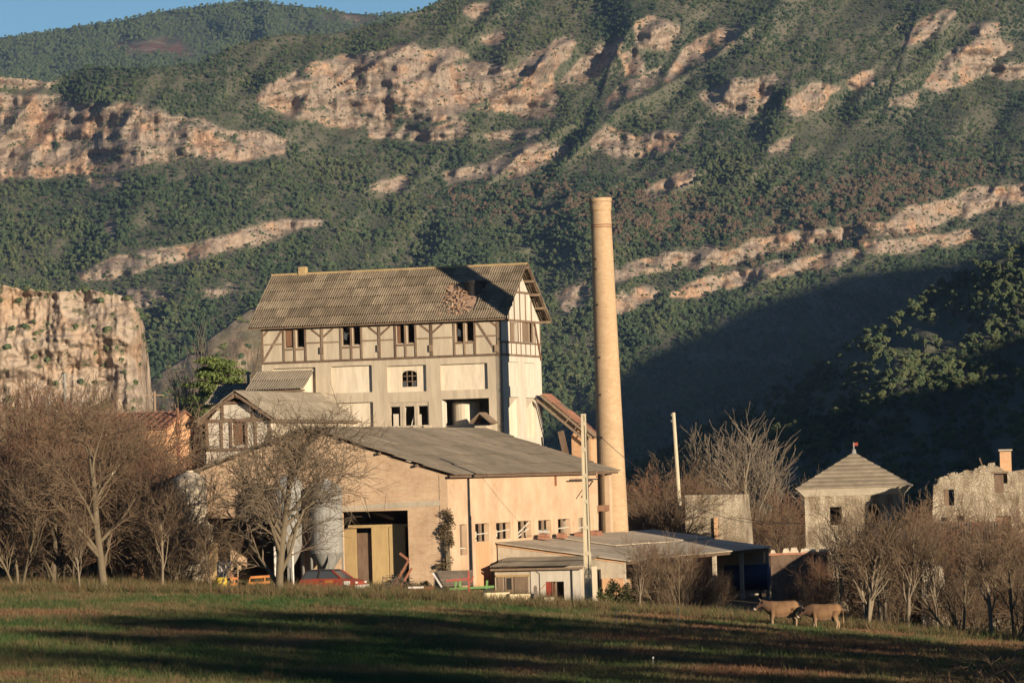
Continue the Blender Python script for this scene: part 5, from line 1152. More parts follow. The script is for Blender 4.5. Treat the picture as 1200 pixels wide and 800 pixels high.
pattern('fan', 'pale_bark', 'pale_twig', seed=91, H=8, stems=6, spread=.6, fork=.25, limbs=9, sub=(6, 5), up=.7, r0=.20, twig_r=.014)
pattern('fan_b', 'pale_bark', 'pale_twig', seed=97, H=8, stems=1, spread=.75, fork=.3, limbs=13, sub=(7, 6), up=.8, r0=.16, twig_r=.014)
pattern('low', 'bark', 'twig', seed=103, H=3, stems=9, spread=.9, fork=.05, limbs=6, sub=(4, 4), up=.3, r0=.05, twig_r=.009)
def tree(key, px, Y, h, label, rz=None, name='bare_tree', cat='tree', group=None, base=None, sink=.1, wide=1.0):
    a, b, H = TREES[key]; o = bpy.data.objects.new(name, None); col.objects.link(o)
    p = base if base is not None else G(px, Y); o.location = (p[0], p[1], p[2] - sink); o.rotation_euler = (0, 0, random.uniform(0, 6.28) if rz is None else rz); s = h / H; o.scale = (s * wide, s * wide, s)
    o['label'] = label; o['category'] = cat
    if group: o['group'] = group
    link('trunk', a, o); link('crown', b, o); return o
ORD = ['first', 'second', 'third', 'fourth', 'fifth', 'sixth', 'seventh', 'eighth', 'ninth', 'tenth', 'eleventh', 'twelfth', 'thirteenth', 'fourteenth', 'fifteenth', 'sixteenth', 'seventeenth', 'eighteenth', 'nineteenth', 'twentieth']
def shrub_rows(spots, split, text, group):
    """shrubs of one mass: told apart by their place in the front or back row"""
    for row_, pick_ in (('front', [s_ for s_ in spots if s_[1] < split]), ('back', [s_ for s_ in spots if s_[1] >= split])):
        for k_, (px, Y, h, key) in enumerate(sorted(pick_)): tree(key, px, Y, h, f'{text}, {ORD[k_]} from the left in its {row_} row', name='bare_shrub', cat='shrub', group=group)
# left, at the edge of the field
tree('big_a', 123, 236, 12.0, 'broad bare tree with stout trunk standing left at the field edge', 1.0)
tree('big_b', 325, 235, 11.6, 'wide spreading bare tree in front of the hall gable', 2.2, wide=1.05)
tree('sapling_a', 192, 237, 6.2, 'slim dark bare tree between the two broad ones', name='bare_sapling')
tree('sapling_b', 246, 236, 4.6, 'small forked bare sapling in front of the pale silo', name='bare_sapling')
tree('sapling_b', 22, 238, 8.5, 'bare forked tree at the far left of the field edge')
tree('big_a', 62, 240, 8.0, 'bare tree just left of the broad stout-trunked one', 3.9)
tree('sapling_a', 95, 234, 4.5, 'leaning bare sapling at the foot of the broad left tree', name='bare_sapling')
g1 = 'thicket of bare trees at the left'
shrub_rows(((-15, 246, 10.5, 'thicket_a'), (28, 249, 9.5, 'thicket_b'), (72, 247, 9.0, 'thicket_a'), (112, 250, 8.8, 'thicket_b'), (150, 248, 8.6, 'thicket_a'), (185, 247, 8.0, 'thicket_b'), (50, 256, 11.5, 'thicket_a'), (5, 258, 12, 'thicket_b'), (95, 259, 10.5, 'thicket_a'), (140, 260, 10.3, 'thicket_b'), (206, 243, 5.5, 'thicket_b'), (170, 256, 9.0, 'thicket_a'), (125, 266, 12.5, 'thicket_b'), (75, 268, 13, 'thicket_a'), (20, 268, 13.5, 'thicket_b'), (150, 263, 11.0, 'thicket_a'), (192, 255, 8.5, 'thicket_a'), (178, 262, 10.0, 'thicket_b'), (100, 272, 13, 'thicket_b'), (45, 276, 14, 'thicket_a')), 255, 'bare shrub of the left thicket', g1)
tree('round', 106, 300, 15.5, 'tall rounded brown bare tree rising above the left thicket', wide=.8)
tree('round', 75, 318, 14.5, 'brown bare tree behind the tall rounded one at left', wide=.75)
tree('fan', 30, 305, 14.0, 'pale bare tree with fanning white branches at upper left', wide=.9)
tree('fan', -5, 300, 12.5, 'pale bare tree at the very left edge below the cliff', wide=.9)
tree('thicket_b', 155, 310, 13.0, 'dark bare tree below the foot of the cliff', wide=.9)
tree('thicket_a', 175, 305, 11.0, 'brown bushy tree between cliff and orange house', wide=1.0)
tree('thicket_b', 205, 312, 11.5, 'bare bushy tree left of the cedar', wide=.9)
tree('fan', 286, 352, 19.0, 'pale bare tree behind the left end of the mill', wide=.6)
tree('fan_b', 205, 330, 14, 'thin pale bare tree beside the foot of the cliff', wide=.6)
# cedar
g_ = G(262, 346); Hc = W(262, 413, 346).z - g_.z
foliage_mat('cedar_mat', (0.05, 0.085, 0.022), (0.05, 0.085, 0.022), (0.05, 0.085, 0.022), .45)
m, nt, b = nodes('cedar_leaf'); v = coords(nt); n1 = noise(nt, v, .8, 4); c = mixc(nt, n1, (0.05, 0.075, 0.02), (0.12, 0.15, 0.04)); nt.links.new(c, b.inputs['Base Color']); b.inputs['Roughness'].default_value = .8
def leaf_cloud(boxes, leaf, seed):
    """leaf faces through flattened pads: boxes rows are centre(3) radii(3) count"""
    g = np.random.default_rng(seed); P = []; 
    for cx_, cy_, cz_, ax, ay, az, n in boxes:
        u = g.normal(size=(int(n), 3)); u /= np.linalg.norm(u, axis=1)[:, None]; P.append(np.array([cx_, cy_, cz_]) + u * (g.random((int(n), 1)) ** .45) * np.array([ax, ay, az]))
    P = np.concatenate(P); n = len(P); a = g.normal(size=(n, 3)); a /= np.linalg.norm(a, axis=1)[:, None]; b_ = np.cross(a, g.normal(size=(n, 3))); b_ /= np.linalg.norm(b_, axis=1)[:, None]; s = leaf * (.5 + g.random((n, 1)))
    return np.stack([P - a * s, P + a * s, P + b_ * s], 1).reshape(-1, 3), np.arange(3 * n).reshape(-1, 3)
T = Thing('cedar_tree', 'dark green spreading cedar left of the mill', 'tree', (0, 0, 0), 0, world=g_)
segs = [(0, 0, -.3, 0, 0, Hc * .95, .35, .06)]; pads = []
for k in range(26):
    z = Hc * (.62 + .36 * k / 26); a_ = k * 2.4; L_ = (1 - (z / Hc - .55) / .47) * 4.6 + .6; e = Vector((math.cos(a_) * L_, math.sin(a_) * L_, z - .1 * L_)); segs.append((0, 0, z, *e, .09, .03))
    for f in (.45, .75, 1.0): pads.append((e.x * f, e.y * f, z - .1 * L_ * f, 1.1, 1.1, .32, 190))
va, fa = tubes(segs, 6); link('trunk', np_mesh('trunk', va, fa, 'bark', True), T.o); va, fa = leaf_cloud(pads, .12, 5); link('crown', np_mesh('crown', va, fa, 'cedar_leaf'), T.o)
# right of the chimney
g2 = 'brown bushes right of the chimney'
shrub_rows(((742, 304, 8.5, 'thicket_a'), (762, 308, 9.5, 'thicket_b'), (785, 306, 9.3, 'thicket_a'), (808, 310, 9.0, 'thicket_b'), (828, 312, 8.4, 'thicket_a'), (752, 296, 6.5, 'thicket_b'), (782, 298, 6.4, 'thicket_a'), (885, 306, 6.5, 'thicket_b'), (905, 304, 6.3, 'thicket_a'), (925, 300, 6.5, 'thicket_b'), (938, 312, 8.6, 'thicket_a'), (1060, 300, 8.4, 'thicket_b'), (1085, 298, 8.2, 'thicket_a'), (796, 302, 9.0, 'thicket_b'), (815, 304, 8.5, 'thicket_a'), (772, 292, 8.0, 'thicket_b'), (865, 308, 7.5, 'thicket_b')), 303, 'brown shrub behind the right-hand ruins', g2)
tree('fan', 856, 332, 12.2, 'pale many-stemmed bare tree against the dark valley', 0.4, wide=1.0)
tree('fan_b', 887, 324, 12.6, 'tall pale bare tree with upright white branches right of the stone block', 1.1, wide=1.1)
tree('fan_b', 914, 328, 10.4, 'smaller pale bare tree right of the upright white one', 2.4, wide=.8)
tree('fan_b', 962, 318, 8.6, 'slender pale bare tree left of the pavilion roof', 3.0, wide=.6)
tree('fan_b', 1045, 312, 7.8, 'thin bare tree behind the right of the pavilion', 3.4, wide=.6)
# in front of the right-hand houses
row = [('clump', 1015, 222, 6.8, 'clump of three bare trunks right of the cows'), ('sapling_a', 983, 226, 6.6, 'bare tree standing right behind the second cow'), ('sapling_a', 1062, 221, 7.0, 'slim bare tree left of the whitewashed wall stub'), ('sapling_b', 1130, 222, 6.6, 'dark bushy sapling right of the whitewashed wall stub'), ('sapling_a', 1165, 219, 7.0, 'slanting bare tree in front of the ruin door'), ('sapling_b', 1188, 218, 6.6, 'bare forked tree at the right edge of the field'), ('clump', 1035, 230, 6.2, 'bare tree between trunk clump and pavilion wall'), ('sapling_a', 1100, 232, 6.8, 'bare tree over the tin roof of the byre')]
for k, px, Y, h, lb_ in row: tree(k, px, Y, h, lb_, wide=1.15)
g3 = 'bare brush in front of the right-hand houses'
shrub_rows(((960, 234, 3.0, 'thicket_b'), (1000, 236, 4.2, 'thicket_a'), (1045, 234, 5.2, 'thicket_b'), (1080, 238, 5.0, 'thicket_a'), (1125, 234, 4.8, 'thicket_b'), (1150, 237, 5.4, 'thicket_a'), (1202, 236, 5.8, 'thicket_b'), (1216, 238, 6.6, 'thicket_a'), (930, 240, 2.2, 'thicket_a'), (1180, 240, 6.2, 'thicket_b'), (1070, 244, 7.4, 'thicket_b'), (1110, 243, 7.8, 'thicket_a'), (1145, 244, 7.6, 'thicket_b'), (1190, 246, 8.6, 'thicket_a'), (970, 244, 4.4, 'thicket_a'), (1020, 246, 7.0, 'thicket_b')), 239, 'bare shrub before the right-hand houses', g3)
tree('sapling_a', 750, 231, 4.2, 'curved pale sapling right of the green bush', name='bare_sapling')
g4 = 'dark brush under the lean-to eave'
shrub_rows(((770, 236, 4.4, 'thicket_a'), (792, 233, 4.8, 'thicket_b'), (815, 236, 4.2, 'thicket_a'), (840, 238, 3.0, 'thicket_b')), 300, 'dark shrub before the open lean-to', g4)
# green bush by the concrete pole, ivy on the hall corner
m, nt, b = nodes('bush_leaf'); v = coords(nt); n1 = noise(nt, v, 3, 4); c = mixc(nt, n1, (0.035, 0.045, 0.015), (0.085, 0.085, 0.028)); nt.links.new(c, b.inputs['Base Color']); b.inputs['Roughness'].default_value = .7
def bush(px, Y, h, w, label, n, seed, mat='bush_leaf', name='leafy_bush'):
    g_ = G(px, Y); T = Thing(name, label, 'bush', (0, 0, 0), 0, world=g_); r_ = random.Random(seed); pads = []; segs = []
    for k in range(n):
        a_ = r_.uniform(0, 6.28); q = r_.random() ** .6 * w; z = h * r_.uniform(.15, .85) * (1 - .4 * q / w); pads.append((math.cos(a_) * q, math.sin(a_) * q, z, w * .35, w * .35, h * .16, 90)); segs.append((0, 0, -.1, math.cos(a_) * q, math.sin(a_) * q, z, .03, .012))
    va, fa = tubes(segs, 4); link('stem', np_mesh('stem', va, fa, 'bark'), T.o); va, fa = leaf_cloud(pads, .07, seed); link('foliage', np_mesh('foliage', va, fa, mat), T.o)
bush(720, 233, 2.3, .9, 'green leafy bush beside the concrete pole', 26, 3)
bush(738, 235, 2.0, .7, 'dark leafy bush right of the green one by the pole', 18, 4)
bush(488, 243, 1.2, .8, 'dark green bush at the foot of the hall corner', 16, 5)
bush(536, 243.0, 1.0, .6, 'small bush below the ivy on the hall corner', 12, 6)
# ivy
xi, zi = hxs + .05, onX(534, 655, hxs)[1]
T = fthing('ivy_plant', 'brown ivy climbing the corner of the brick hall', 'ivy', hxs - .1, hy0 - .15)
pads = []; segs = []; r_ = random.Random(9); hI = onY(531, 600, hy0)[1] - T.base.z; z0_ = 0
for k in range(34):
    t = r_.random(); pads.append((r_.gauss(.1, .28 * (1 - .3 * t)), r_.gauss(-.12, .07), hI * (.28 + .72 * t), .26, .12, .3, 60))
for k in range(5): segs.append((.1 + .06 * k, -.15, -.2, .0 + .05 * k, -.12, hI * .8, .07, .02))
va, fa = tubes(segs, 5); link('stem', np_mesh('stem', va, fa, 'bark'), T.o); va, fa = leaf_cloud(pads, .06, 11)
surf('ivy_leaf', (0.12, 0.082, 0.04), (0.085, 0.06, 0.03), (0.05, 0.038, 0.02), 3, 9, bmp=0)
link('foliage', np_mesh('foliage', va, fa, 'ivy_leaf'), T.o)
# dark foreground branches reaching in at the lower right
tree('low', 0, 0, 2.9, 'dark bare shrub reaching in from the lower right corner', 2.0, name='bare_shrub', cat='shrub', base=(W(1178, 800, 124).x, 124, gz(15, 124)), wide=1.9)
# trees beyond the right edge that shade the field
foliage_mat('shade_leaf', (0.04, 0.06, 0.02), (0.05, 0.07, 0.02), (0.07, 0.09, 0.03))
def shade_tree(x, y, h, w, seed, label, n=40):
    T = Thing('evergreen_oak', label, 'tree', (0, 0, 0), 0, 'evergreen oaks beyond the right edge', world=Vector((x, y, gz(x, y)))); r_ = random.Random(seed); pads = []; segs = [(0, 0, -.3, 0, 0, h * .6, .3, .12)]
    for k in range(n):
        a_ = r_.uniform(0, 6.28); q = r_.random() ** .6 * w; z = h * r_.uniform(.25, .95); q *= (1.05 - abs(z / h - .5)); e = (math.cos(a_) * q, math.sin(a_) * q, z); pads.append((*e, w * .32, w * .32, h * .09, 120)); segs.append((0, 0, z * .6, *e, .08, .03))
    va, fa = tubes(segs, 5); link('trunk', np_mesh('trunk', va, fa, 'bark'), T.o); va, fa = leaf_cloud(pads, .22, seed); link('crown', np_mesh('crown', va, fa, 'bush_leaf'), T.o)
for i, (x, y, h, w) in enumerate(((33, 92, 17, 5.2), (32, 100, 17, 5.2), (34, 108, 17.5, 5.4), (32, 116, 17, 5.2), (34, 124, 17, 5.2), (33, 132, 16.5, 5.2), (34, 140, 16.5, 5.2), (33, 148, 15.5, 5), (34, 156, 14.5, 4.6), (35, 164, 13, 4.2), (37, 174, 11, 3.6), (39, 186, 4.5, 1.6), (33, 208, 5, 2.2), (41, 84, 14, 4.8))):
    shade_tree(x, y, h, w, 200 + i, f'evergreen oak beyond the right edge of the view, {ORD[i]} of its row')
# ================================================================== poles, cables, clutter
surf('pole_concrete', (0.46, 0.39, 0.27), (0.40, 0.335, 0.235), (0.30, 0.25, 0.17), 0.8, 5, (1, 1, .3), bmp=.15, f2=.4)
surf('green_paint', (0.10, 0.24, 0.04), (0.075, 0.17, 0.04), (0.06, 0.09, 0.03), 2, 8, bmp=.1, rough=.5)
surf('yellow_paint', (0.62, 0.45, 0.03), (0.5, 0.34, 0.03), (0.3, 0.2, 0.05), 2, 8, bmp=.1, rough=.5)
surf('orange_paint', (0.45, 0.17, 0.03), (0.33, 0.12, 0.03), (0.2, 0.09, 0.04), 2, 8, bmp=.1, rough=.6)
surf('blue_paint', (0.03, 0.05, 0.13), (0.025, 0.04, 0.10), (0.05, 0.04, 0.04), 1, 5, bmp=.1, rough=.6)
surf('white_paint', (0.62, 0.58, 0.52), (0.52, 0.48, 0.43), (0.35, 0.3, 0.26), 2, 8, bmp=.1, rough=.5)
surf('cream_paint', (0.60, 0.50, 0.31), (0.52, 0.43, 0.26), (0.35, 0.28, 0.18), 1.5, 8, bmp=.15, rough=.6)
surf('rubber', (0.02, 0.02, 0.02), (0.03, 0.028, 0.026), bmp=.1, rough=.8)
surf('old_wood', (0.15, 0.115, 0.085), (0.10, 0.078, 0.06), (0.06, 0.05, 0.04), 1.5, 9, bmp=.3, rnd=.15)
surf('straw', (0.30, 0.22, 0.12), (0.22, 0.16, 0.09), (0.12, 0.09, 0.06), 2, 12, bmp=.6, bd=.08)
def at0(name, label, cat, px, Y, rot=0.0, group=None):
    g_ = G(px, Y); return Thing(name, label, cat, (0, 0, 0), rot, group, world=g_)
# concrete utility pole
T = at0('concrete_pole', 'square concrete utility pole in front of the red-door shed', 'pole', 690, 240.5, R(-12)); h = W(684, 487, 240.5).z - T.o.location.z
mb = MB(); w0, w1, d0, d1 = .23, .135, .16, .11
for s_ in (-1, 1):
    mb.hexa([(s_ * w0, -d0, -.3), (s_ * w0 * .55, -d0, -.3), (s_ * w0 * .55, d0, -.3), (s_ * w0, d0, -.3)], [(s_ * w1, -d1, h), (s_ * w1 * .55, -d1, h), (s_ * w1 * .55, d1, h), (s_ * w1, d1, h)])
mb.hexa([(-w0 * .549, -d0 * .55, -.3), (w0 * .549, -d0 * .55, -.3), (w0 * .549, d0 * .55, -.3), (-w0 * .549, d0 * .55, -.3)], [(-w1 * .549, -d1 * .55, h - .01), (w1 * .549, -d1 * .55, h - .01), (w1 * .549, d1 * .55, h - .01), (-w1 * .549, d1 * .55, h - .01)])
T.part('shaft', mb, 'pole_concrete')
for z in np.arange(1.6, h - .3, 1.55):
    k = z / h; wz = w0 + (w1 - w0) * k; dz = d0 + (d1 - d0) * k; mb = MB(); mb.box(-wz * .548, wz * .548, -dz * .98, -dz * .56, z - .12, z + .12); T.part('web_bridge', mb, 'pole_concrete')
mb = MB(); mb.box(-w1 * 1.02, w1 * 1.02, -d1 * 1.05, d1 * 1.05, h + .002, h + .12); T.part('pole_cap', mb, 'pole_concrete')
mb = MB(); mb.tube((w0 * .9 + .01, -.02, 3.2), (w0 * .62 + .02, -.02, h - 1), .02, .02, 6); T.part('conduit', mb, 'dark_metal')
mb = MB(); mb.box(-.33, .33, -.30, .30, -.2, .16); T.part('foot_block', mb, 'lichen_rock')
def sack(px, Y, w, h, label, mat, name, cat, seed):
    T = at0(name, label, cat, px, Y); r_ = random.Random(seed); mb = MB(); prof = [(w * .8, 0), (w, h * .3), (w * .85, h * .7), (w * .4, h)]
    mb.lathe(prof, (0, 0, -.05), 12); mb.v = [(x * (1 + r_.uniform(-.15, .15)), y * .7 * (1 + r_.uniform(-.15, .15)), z * (1 + r_.uniform(-.1, .1))) for x, y, z in mb.v]; T.part('sack_body', mb, mat, smooth=True)
    mb = MB(); mb.lathe([(w * .15, h * .9), (w * .22, h * 1.15)], (0, 0, -.05), 8); T.part('sack_neck', mb, mat)
sack(701, 239, .32, .28, 'small pale sack dumped at the foot of the concrete pole', 'white_paint', 'feed_sack', 'sack', 4)
# wooden pole in the scrub, thin poles at left
def wood_pole(px, pyt, Y, r_, label, lean=0.0, arm=False, mat='timber_pale', pyb=None):
    T = at0('wooden_pole', label, 'pole', px, Y); h = W(px, pyt, Y).z - T.o.location.z
    mb = MB(); mb.tube((lean * 1.0, 0, -.3), (-lean, 0, h), r_ * 1.25, r_, 10); T.part('shaft', mb, mat)
    mb = MB()
    for k in range(2): z = h - .25 - k * .45; mb.lathe([(.06, z), (.09, z + .05), (.05, z + .16)], (-lean - .16 + .02, 0, 0), 8)
    T.part('insulator', mb, 'galvanised')
    if arm: mb = MB(); mb.beam((-lean - .7, 0, h - .3), (-lean + .7, 0, h - .3), .1, .1); T.part('crossarm', mb, mat)
wood_pole(799, 483, 300, .14, 'leaning pale pole standing in the scrub right of the chimney', .25, mat='pole_concrete')
wood_pole(81, 437, 300, .09, 'thin pale pole below the cliff at upper left', 0, False, 'galvanised')
wood_pole(186, 458, 292, .11, 'wooden pole with crossarm above the orange house', 0, True)
wood_pole(62, 461, 290, .08, 'short thin pole left of the rounded brown tree', 0, False, 'galvanised')
def cable(pts, label, r_=.018):
    P = [Vector(p) for p in pts]; base = P[0]; mb = MB(); fine = []
    for a_, b_2 in zip(P[:-1], P[1:]):
        L_ = (b_2 - a_).length
        for k in range(10): t = k / 10; q = a_.lerp(b_2, t); q.z -= .016 * L_ * 4 * t * (1 - t); fine.append(q)
    fine.append(P[-1])
    for a_, b_2 in zip(fine[:-1], fine[1:]): mb.tube(a_, b_2, r_, r_, 5, False)
    single('power_cable', mb, 'dark_metal', label, 'cable', base)
cable([W(685, 494, 240.5), W(795, 585, 250), W(925, 612, 285)], 'sagging black cable running right from the concrete pole')
cable([W(799, 590, 300), W(870, 607, 290), W(955, 612, 280)], 'thin cable stretched across the stone block ruin')
# red car
def car():
    T = at0('red_car', 'wrecked red hatchback with white bumper parked before the hall', 'car', 391, 240.5, R(-24))
    T.o.location.z += .1
    body = [(-1.85, .28), (-1.9, .62), (-1.82, .84), (-.95, .90), (.85, .88), (1.35, .80), (1.82, .68), (1.9, .45), (1.85, .26)]
    mb = MB(); mb.prism([(x, -.78, z) for x, z in body], (0, 1.56, 0)); bd = T.part('body', mb, 'red_paint')
    roof = [(-1.75, .85), (-1.45, 1.34), (-1.2, 1.40), (.15, 1.38), (.3, 1.34), (.92, .88)]
    mb = MB()
    b_ = [(-1.76, -.74, .86), (.95, -.74, .86), (.95, .74, .86), (-1.76, .74, .86)]; t_ = [(-1.40, -.60, 1.36), (.22, -.60, 1.36), (.22, .60, 1.36), (-1.40, .60, 1.36)]
    mb.hexa(b_, t_); cab = T.part('cabin', mb, 'glass')
    mb = MB(); mb.hexa([(-1.47, -.64, 1.34), (.29, -.64, 1.34), (.29, .64, 1.34), (-1.47, .64, 1.34)], [(-1.32, -.55, 1.42), (.16, -.55, 1.42), (.16, .55, 1.42), (-1.32, .55, 1.42)]); T.part('roof', mb, 'dark_metal')
    for s_ in (-1, 1):
        for x0, x1 in ((-1.75, -1.42), (-.62, -.58), (.93, .26)):
            mb = MB(); mb.beam((x0, s_ * .755, .87), (x1, s_ * .62, 1.36), .09, .05, (0, 1, 0)); T.part('pillar', mb, 'dark_metal' if x0 < -.6 else 'red_paint')
        mb = MB(); mb.box(-.55, .62, s_ * .785 - .01, s_ * .785 + .012, .34, .84); d_ = T.part('door', mb, 'red_paint'); mb = MB(); mb.box(-.5, -.3, s_ * .81 - .012, s_ * .81 + .012, .70, .75); T.part('handle', mb, 'dark_metal', d_)
        for x in (-1.2, 1.18):
            mb = MB(); mb.tube((x, s_ * .62, .22), (x, s_ * .82, .22), .30, .30, 18); wh = T.part('wheel', mb, 'rubber'); mb = MB(); mb.tube((x, s_ * .822, .22), (x, s_ * .84, .22), .17, .17, 14); T.part('rim', mb, 'dark_metal', wh)
        mb = MB(); mb.box(1.80, 1.86, s_ * .60 - .14, s_ * .60 + .14, .54, .68); T.part('headlight', mb, 'white_paint')
    mb = MB(); mb.box(1.84, 2.0, -.80, .80, .26, .48); T.part('front_bumper', mb, 'white_paint')
    mb = MB(); mb.box(1.1, 1.5, -.81, -.785, .42, .72); T.part('wing_patch', mb, 'white_paint')
    mb = MB(); mb.box(-1.98, -1.84, -.76, .76, .26, .46); T.part('rear_bumper', mb, 'dark_metal')
    mb = MB(); mb.box(-.15, .35, -.80, -.792, .62, .80); T.part('orange_panel', mb, 'orange_paint')
car()
def drum(px, Y, r_, h, label, mat, name='oil_drum', cat='drum', rot=0.0, dz=0.0):
    T = at0(name, label, cat, px, Y, rot); T.o.location.z += dz; mb = MB(); mb.lathe([(r_, 0), (r_, h)], (0, 0, 0), 20); T.part('barrel', mb, mat, smooth=False)
    for z in (.02, h * .35, h * .68, h - .04): mb = MB(); mb.lathe([(r_ + .002, z), (r_ + .02, z + .015), (r_ + .002, z + .03)], (0, 0, 0), 20); T.part('hoop', mb, mat)
    mb = MB(); mb.lathe([(.05, h), (.05, h + .04)], (r_ * .5, 0, 0), 8); T.part('bung', mb, 'dark_metal')
drum(260, 238, .33, .62, 'yellow drum on the ground left of the broad tree', 'yellow_paint', dz=.35)
drum(263, 240, .42, .95, 'white plastic tank behind the yellow drum', 'white_paint', 'water_tank', 'tank', dz=.9)
T = at0('crate_stack', 'faded pink crate beside the white tank', 'crate', 272.5, 239, R(10)); T.o.location.z += .8
for k in range(4): mb = MB(); mb.box(-.28, .28, -.25, .25, k * .15, k * .15 + .12); T.part('slat', mb, 'red_tile')
for s_ in (-1, 1): mb = MB(); mb.box(s_ * .26 - .03, s_ * .26 + .03, -.27, -.252, -.3, .62); T.part('corner_post', mb, 'old_wood')
T = at0('drawbar_frame', 'long orange implement frame under the broad tree', 'farm frame', 293, 238.5, R(4)); T.o.location.z += .45
for z in (.15, .5): mb = MB(); mb.beam((-1.15, 0, z), (1.2, 0, z + .08), .1, .14); T.part('rail', mb, 'orange_paint')
for x in (-.9, 0, .9): mb = MB(); mb.beam((x, .02, -.5), (x, .02, .55), .08, .08, (1, 0, 0)); T.part('upright', mb, 'orange_paint')
for px, pyt, lb_ in ((344, 632, 'white upright pipe between the grey silos'), (323, 640, 'thin white pipe behind the broad tree trunk')):
    T = at0('standpipe', lb_, 'pipe', px, 241); h = W(px, pyt, 241).z - T.o.location.z; mb = MB(); mb.tube((0, 0, -.2), (0, 0, h), .06, .06, 8); T.part('pipe', mb, 'white_paint'); mb = MB(); mb.lathe([(.075, h - .1), (.075, h)], (0, 0, 0), 8); T.part('pipe_cap', mb, 'white_paint')
# farm implements by the hall corner
T = at0('wooden_trailer', 'old grey wooden trailer body below the ivy', 'trailer', 532, 241, R(-4)); T.o.location.z += .9
for k in range(4): mb = MB(); mb.box(-1.1, 1.1, -.9, -.85, k * .2, k * .2 + .185); T.part('side_board', mb, 'old_wood'); mb = MB(); mb.box(-1.1, -1.05, -.84, .9, k * .2, k * .2 + .185); T.part('end_board', mb, 'old_wood'); mb = MB(); mb.box(-1.04, 1.1, .85, .9, k * .2, k * .2 + .185); T.part('side_board', mb, 'old_wood')
mb = MB(); mb.box(-1.1, 1.1, -.85, .9, -.1, -.02); T.part('bed', mb, 'old_wood')
for s_ in (-1, 1): mb = MB(); mb.tube((.1, s_ * .75, -.5), (.1, s_ * .95, -.5), .42, .42, 18); wh = T.part('wheel', mb, 'rubber'); mb = MB(); mb.tube((.1, s_ * .955, -.5), (.1, s_ * .97, -.5), .2, .2, 12); T.part('rim', mb, 'rust', wh)
T = at0('green_seeder', 'green and red farm implement with wheels left of the shed', 'farm implement', 553, 237.5, R(5)); T.o.location.z += .25
for p, q, w_, m_ in (((-1.3, 0, .55), (1.35, .1, .62), .12, 'green_paint'), ((-1.1, .6, .45), (1.1, .7, .5), .1, 'green_paint'), ((-1.2, -.1, .15), (.6, -.1, .1), .1, 'yellow_paint')):
    mb = MB(); mb.beam(p, q, w_, .14); T.part('frame_bar', mb, m_)
for p, q, w_ in (((-1.5, 0, 1.05), (-.1, .0, 1.12), .12), ((-.15, 0, -.1), (-.15, 0, 1.6), .12), ((-.02, 0, .9), (.12, 0, 1.3), .1)):
    mb = MB(); mb.beam(p, q, w_, .12, (0, 1, 0)); T.part('red_bar', mb, 'red_paint')
for x in (-1.0, -.75, .85): mb = MB(); mb.beam((x, .05, .0), (x + .1, .1, 1.0), .12, .06, (0, 1, 0)); T.part('tine', mb, 'green_paint')
for x, y, r_ in ((1.0, -.2, .33), (-1.15, -.2, .3), (1.0, .8, .33)):
    mb = MB(); mb.tube((x, y - .07, .2), (x, y + .07, .2), r_, r_, 18); wh = T.part('wheel', mb, 'rubber'); mb = MB(); mb.tube((x, y - .08, .2), (x, y - .072, .2), r_ * .5, r_ * .5, 12); T.part('rim', mb, 'green_paint', wh)
T = at0('rusty_trough', 'rusty metal trough in the dry grass', 'trough', 498, 238, R(6)); T.o.location.z += .25
mb = MB(); mb.hexa([(-.7, -.25, .0), (.7, -.25, .0), (.7, .25, .0), (-.7, .25, .0)], [(-.95, -.4, .42), (.95, -.4, .5), (.95, .4, .5), (-.95, .4, .42)]); T.part('tub', mb, 'rust'); mb = MB(); mb.box(-1.0, -.1, -.43, -.38, .38, .5); T.part('rim', mb, 'white_paint')
for x in (-.6, .6): mb = MB(); mb.beam((x, 0, -.5), (x, 0, .02), .06, .4, (0, 1, 0)); T.part('foot', mb, 'rust')
T = at0('leaning_sheet', 'bent metal sheet leaning beside the green implement', 'metal sheet', 516, 237.5, R(-10)); T.o.location.z += .1
mb = MB(); mb.hexa([(-.15, -.1, 0), (.45, -.1, 0), (.45, .3, 0), (-.15, .3, 0)], [(-.38, .25, 1.5), (-.2, .25, 1.55), (-.2, .32, 1.5), (-.38, .32, 1.45)]); T.part('sheet', mb, 'dark_metal'); mb = MB(); mb.beam((-.42, .05, 1.5), (.15, -.15, .65), .1, .04, (0, 1, 0)); T.part('bright_edge', mb, 'white_paint'); mb = MB(); mb.beam((-1.0, -.3, .05), (-.2, -.35, .35), .35, .03, (0, -.5, 1)); T.part('tin_flap', mb, 'galvanised')
for px, w_, lb_ in ((582, 1.45, 'cream painted trough half lying beside the green implement'), (612, 1.5, 'cream painted trough half beside the wooden post')):
    T = at0('cream_trough', lb_, 'trough', px, 234.5, R(5), 'cream troughs before the red-door shed'); T.o.location.z += .12
    mb = MB(); mb.hexa([(-w_ / 2, -.22, 0), (w_ / 2, -.22, 0), (w_ / 2, .22, 0), (-w_ / 2, .22, 0)], [(-w_ / 2, -.3, .52), (w_ / 2, -.3, .48), (w_ / 2, .3, .48), (-w_ / 2, .3, .52)]); T.part('tub', mb, 'cream_paint')
    mb = MB(); mb.box(-w_ / 2 - .05, w_ / 2 + .02, -.34, -.302, .42, .56); T.part('lip', mb, 'cream_paint'); mb = MB(); mb.box(-w_ / 2 - .09, -w_ / 2 - .003, -.35, .3, -.05, .6); T.part('end_plate', mb, 'dark_metal')
T = at0('fence_post', 'weathered wooden post beside the shed door', 'post', 628, 234, 0); mb = MB(); mb.box(-.1, .1, -.08, .08, -.3, 1.15); T.part('shaft', mb, 'old_wood'); mb = MB(); mb.box(-.06, .06, -.05, .05, 1.15, 1.22); T.part('worn_top', mb, 'old_wood')
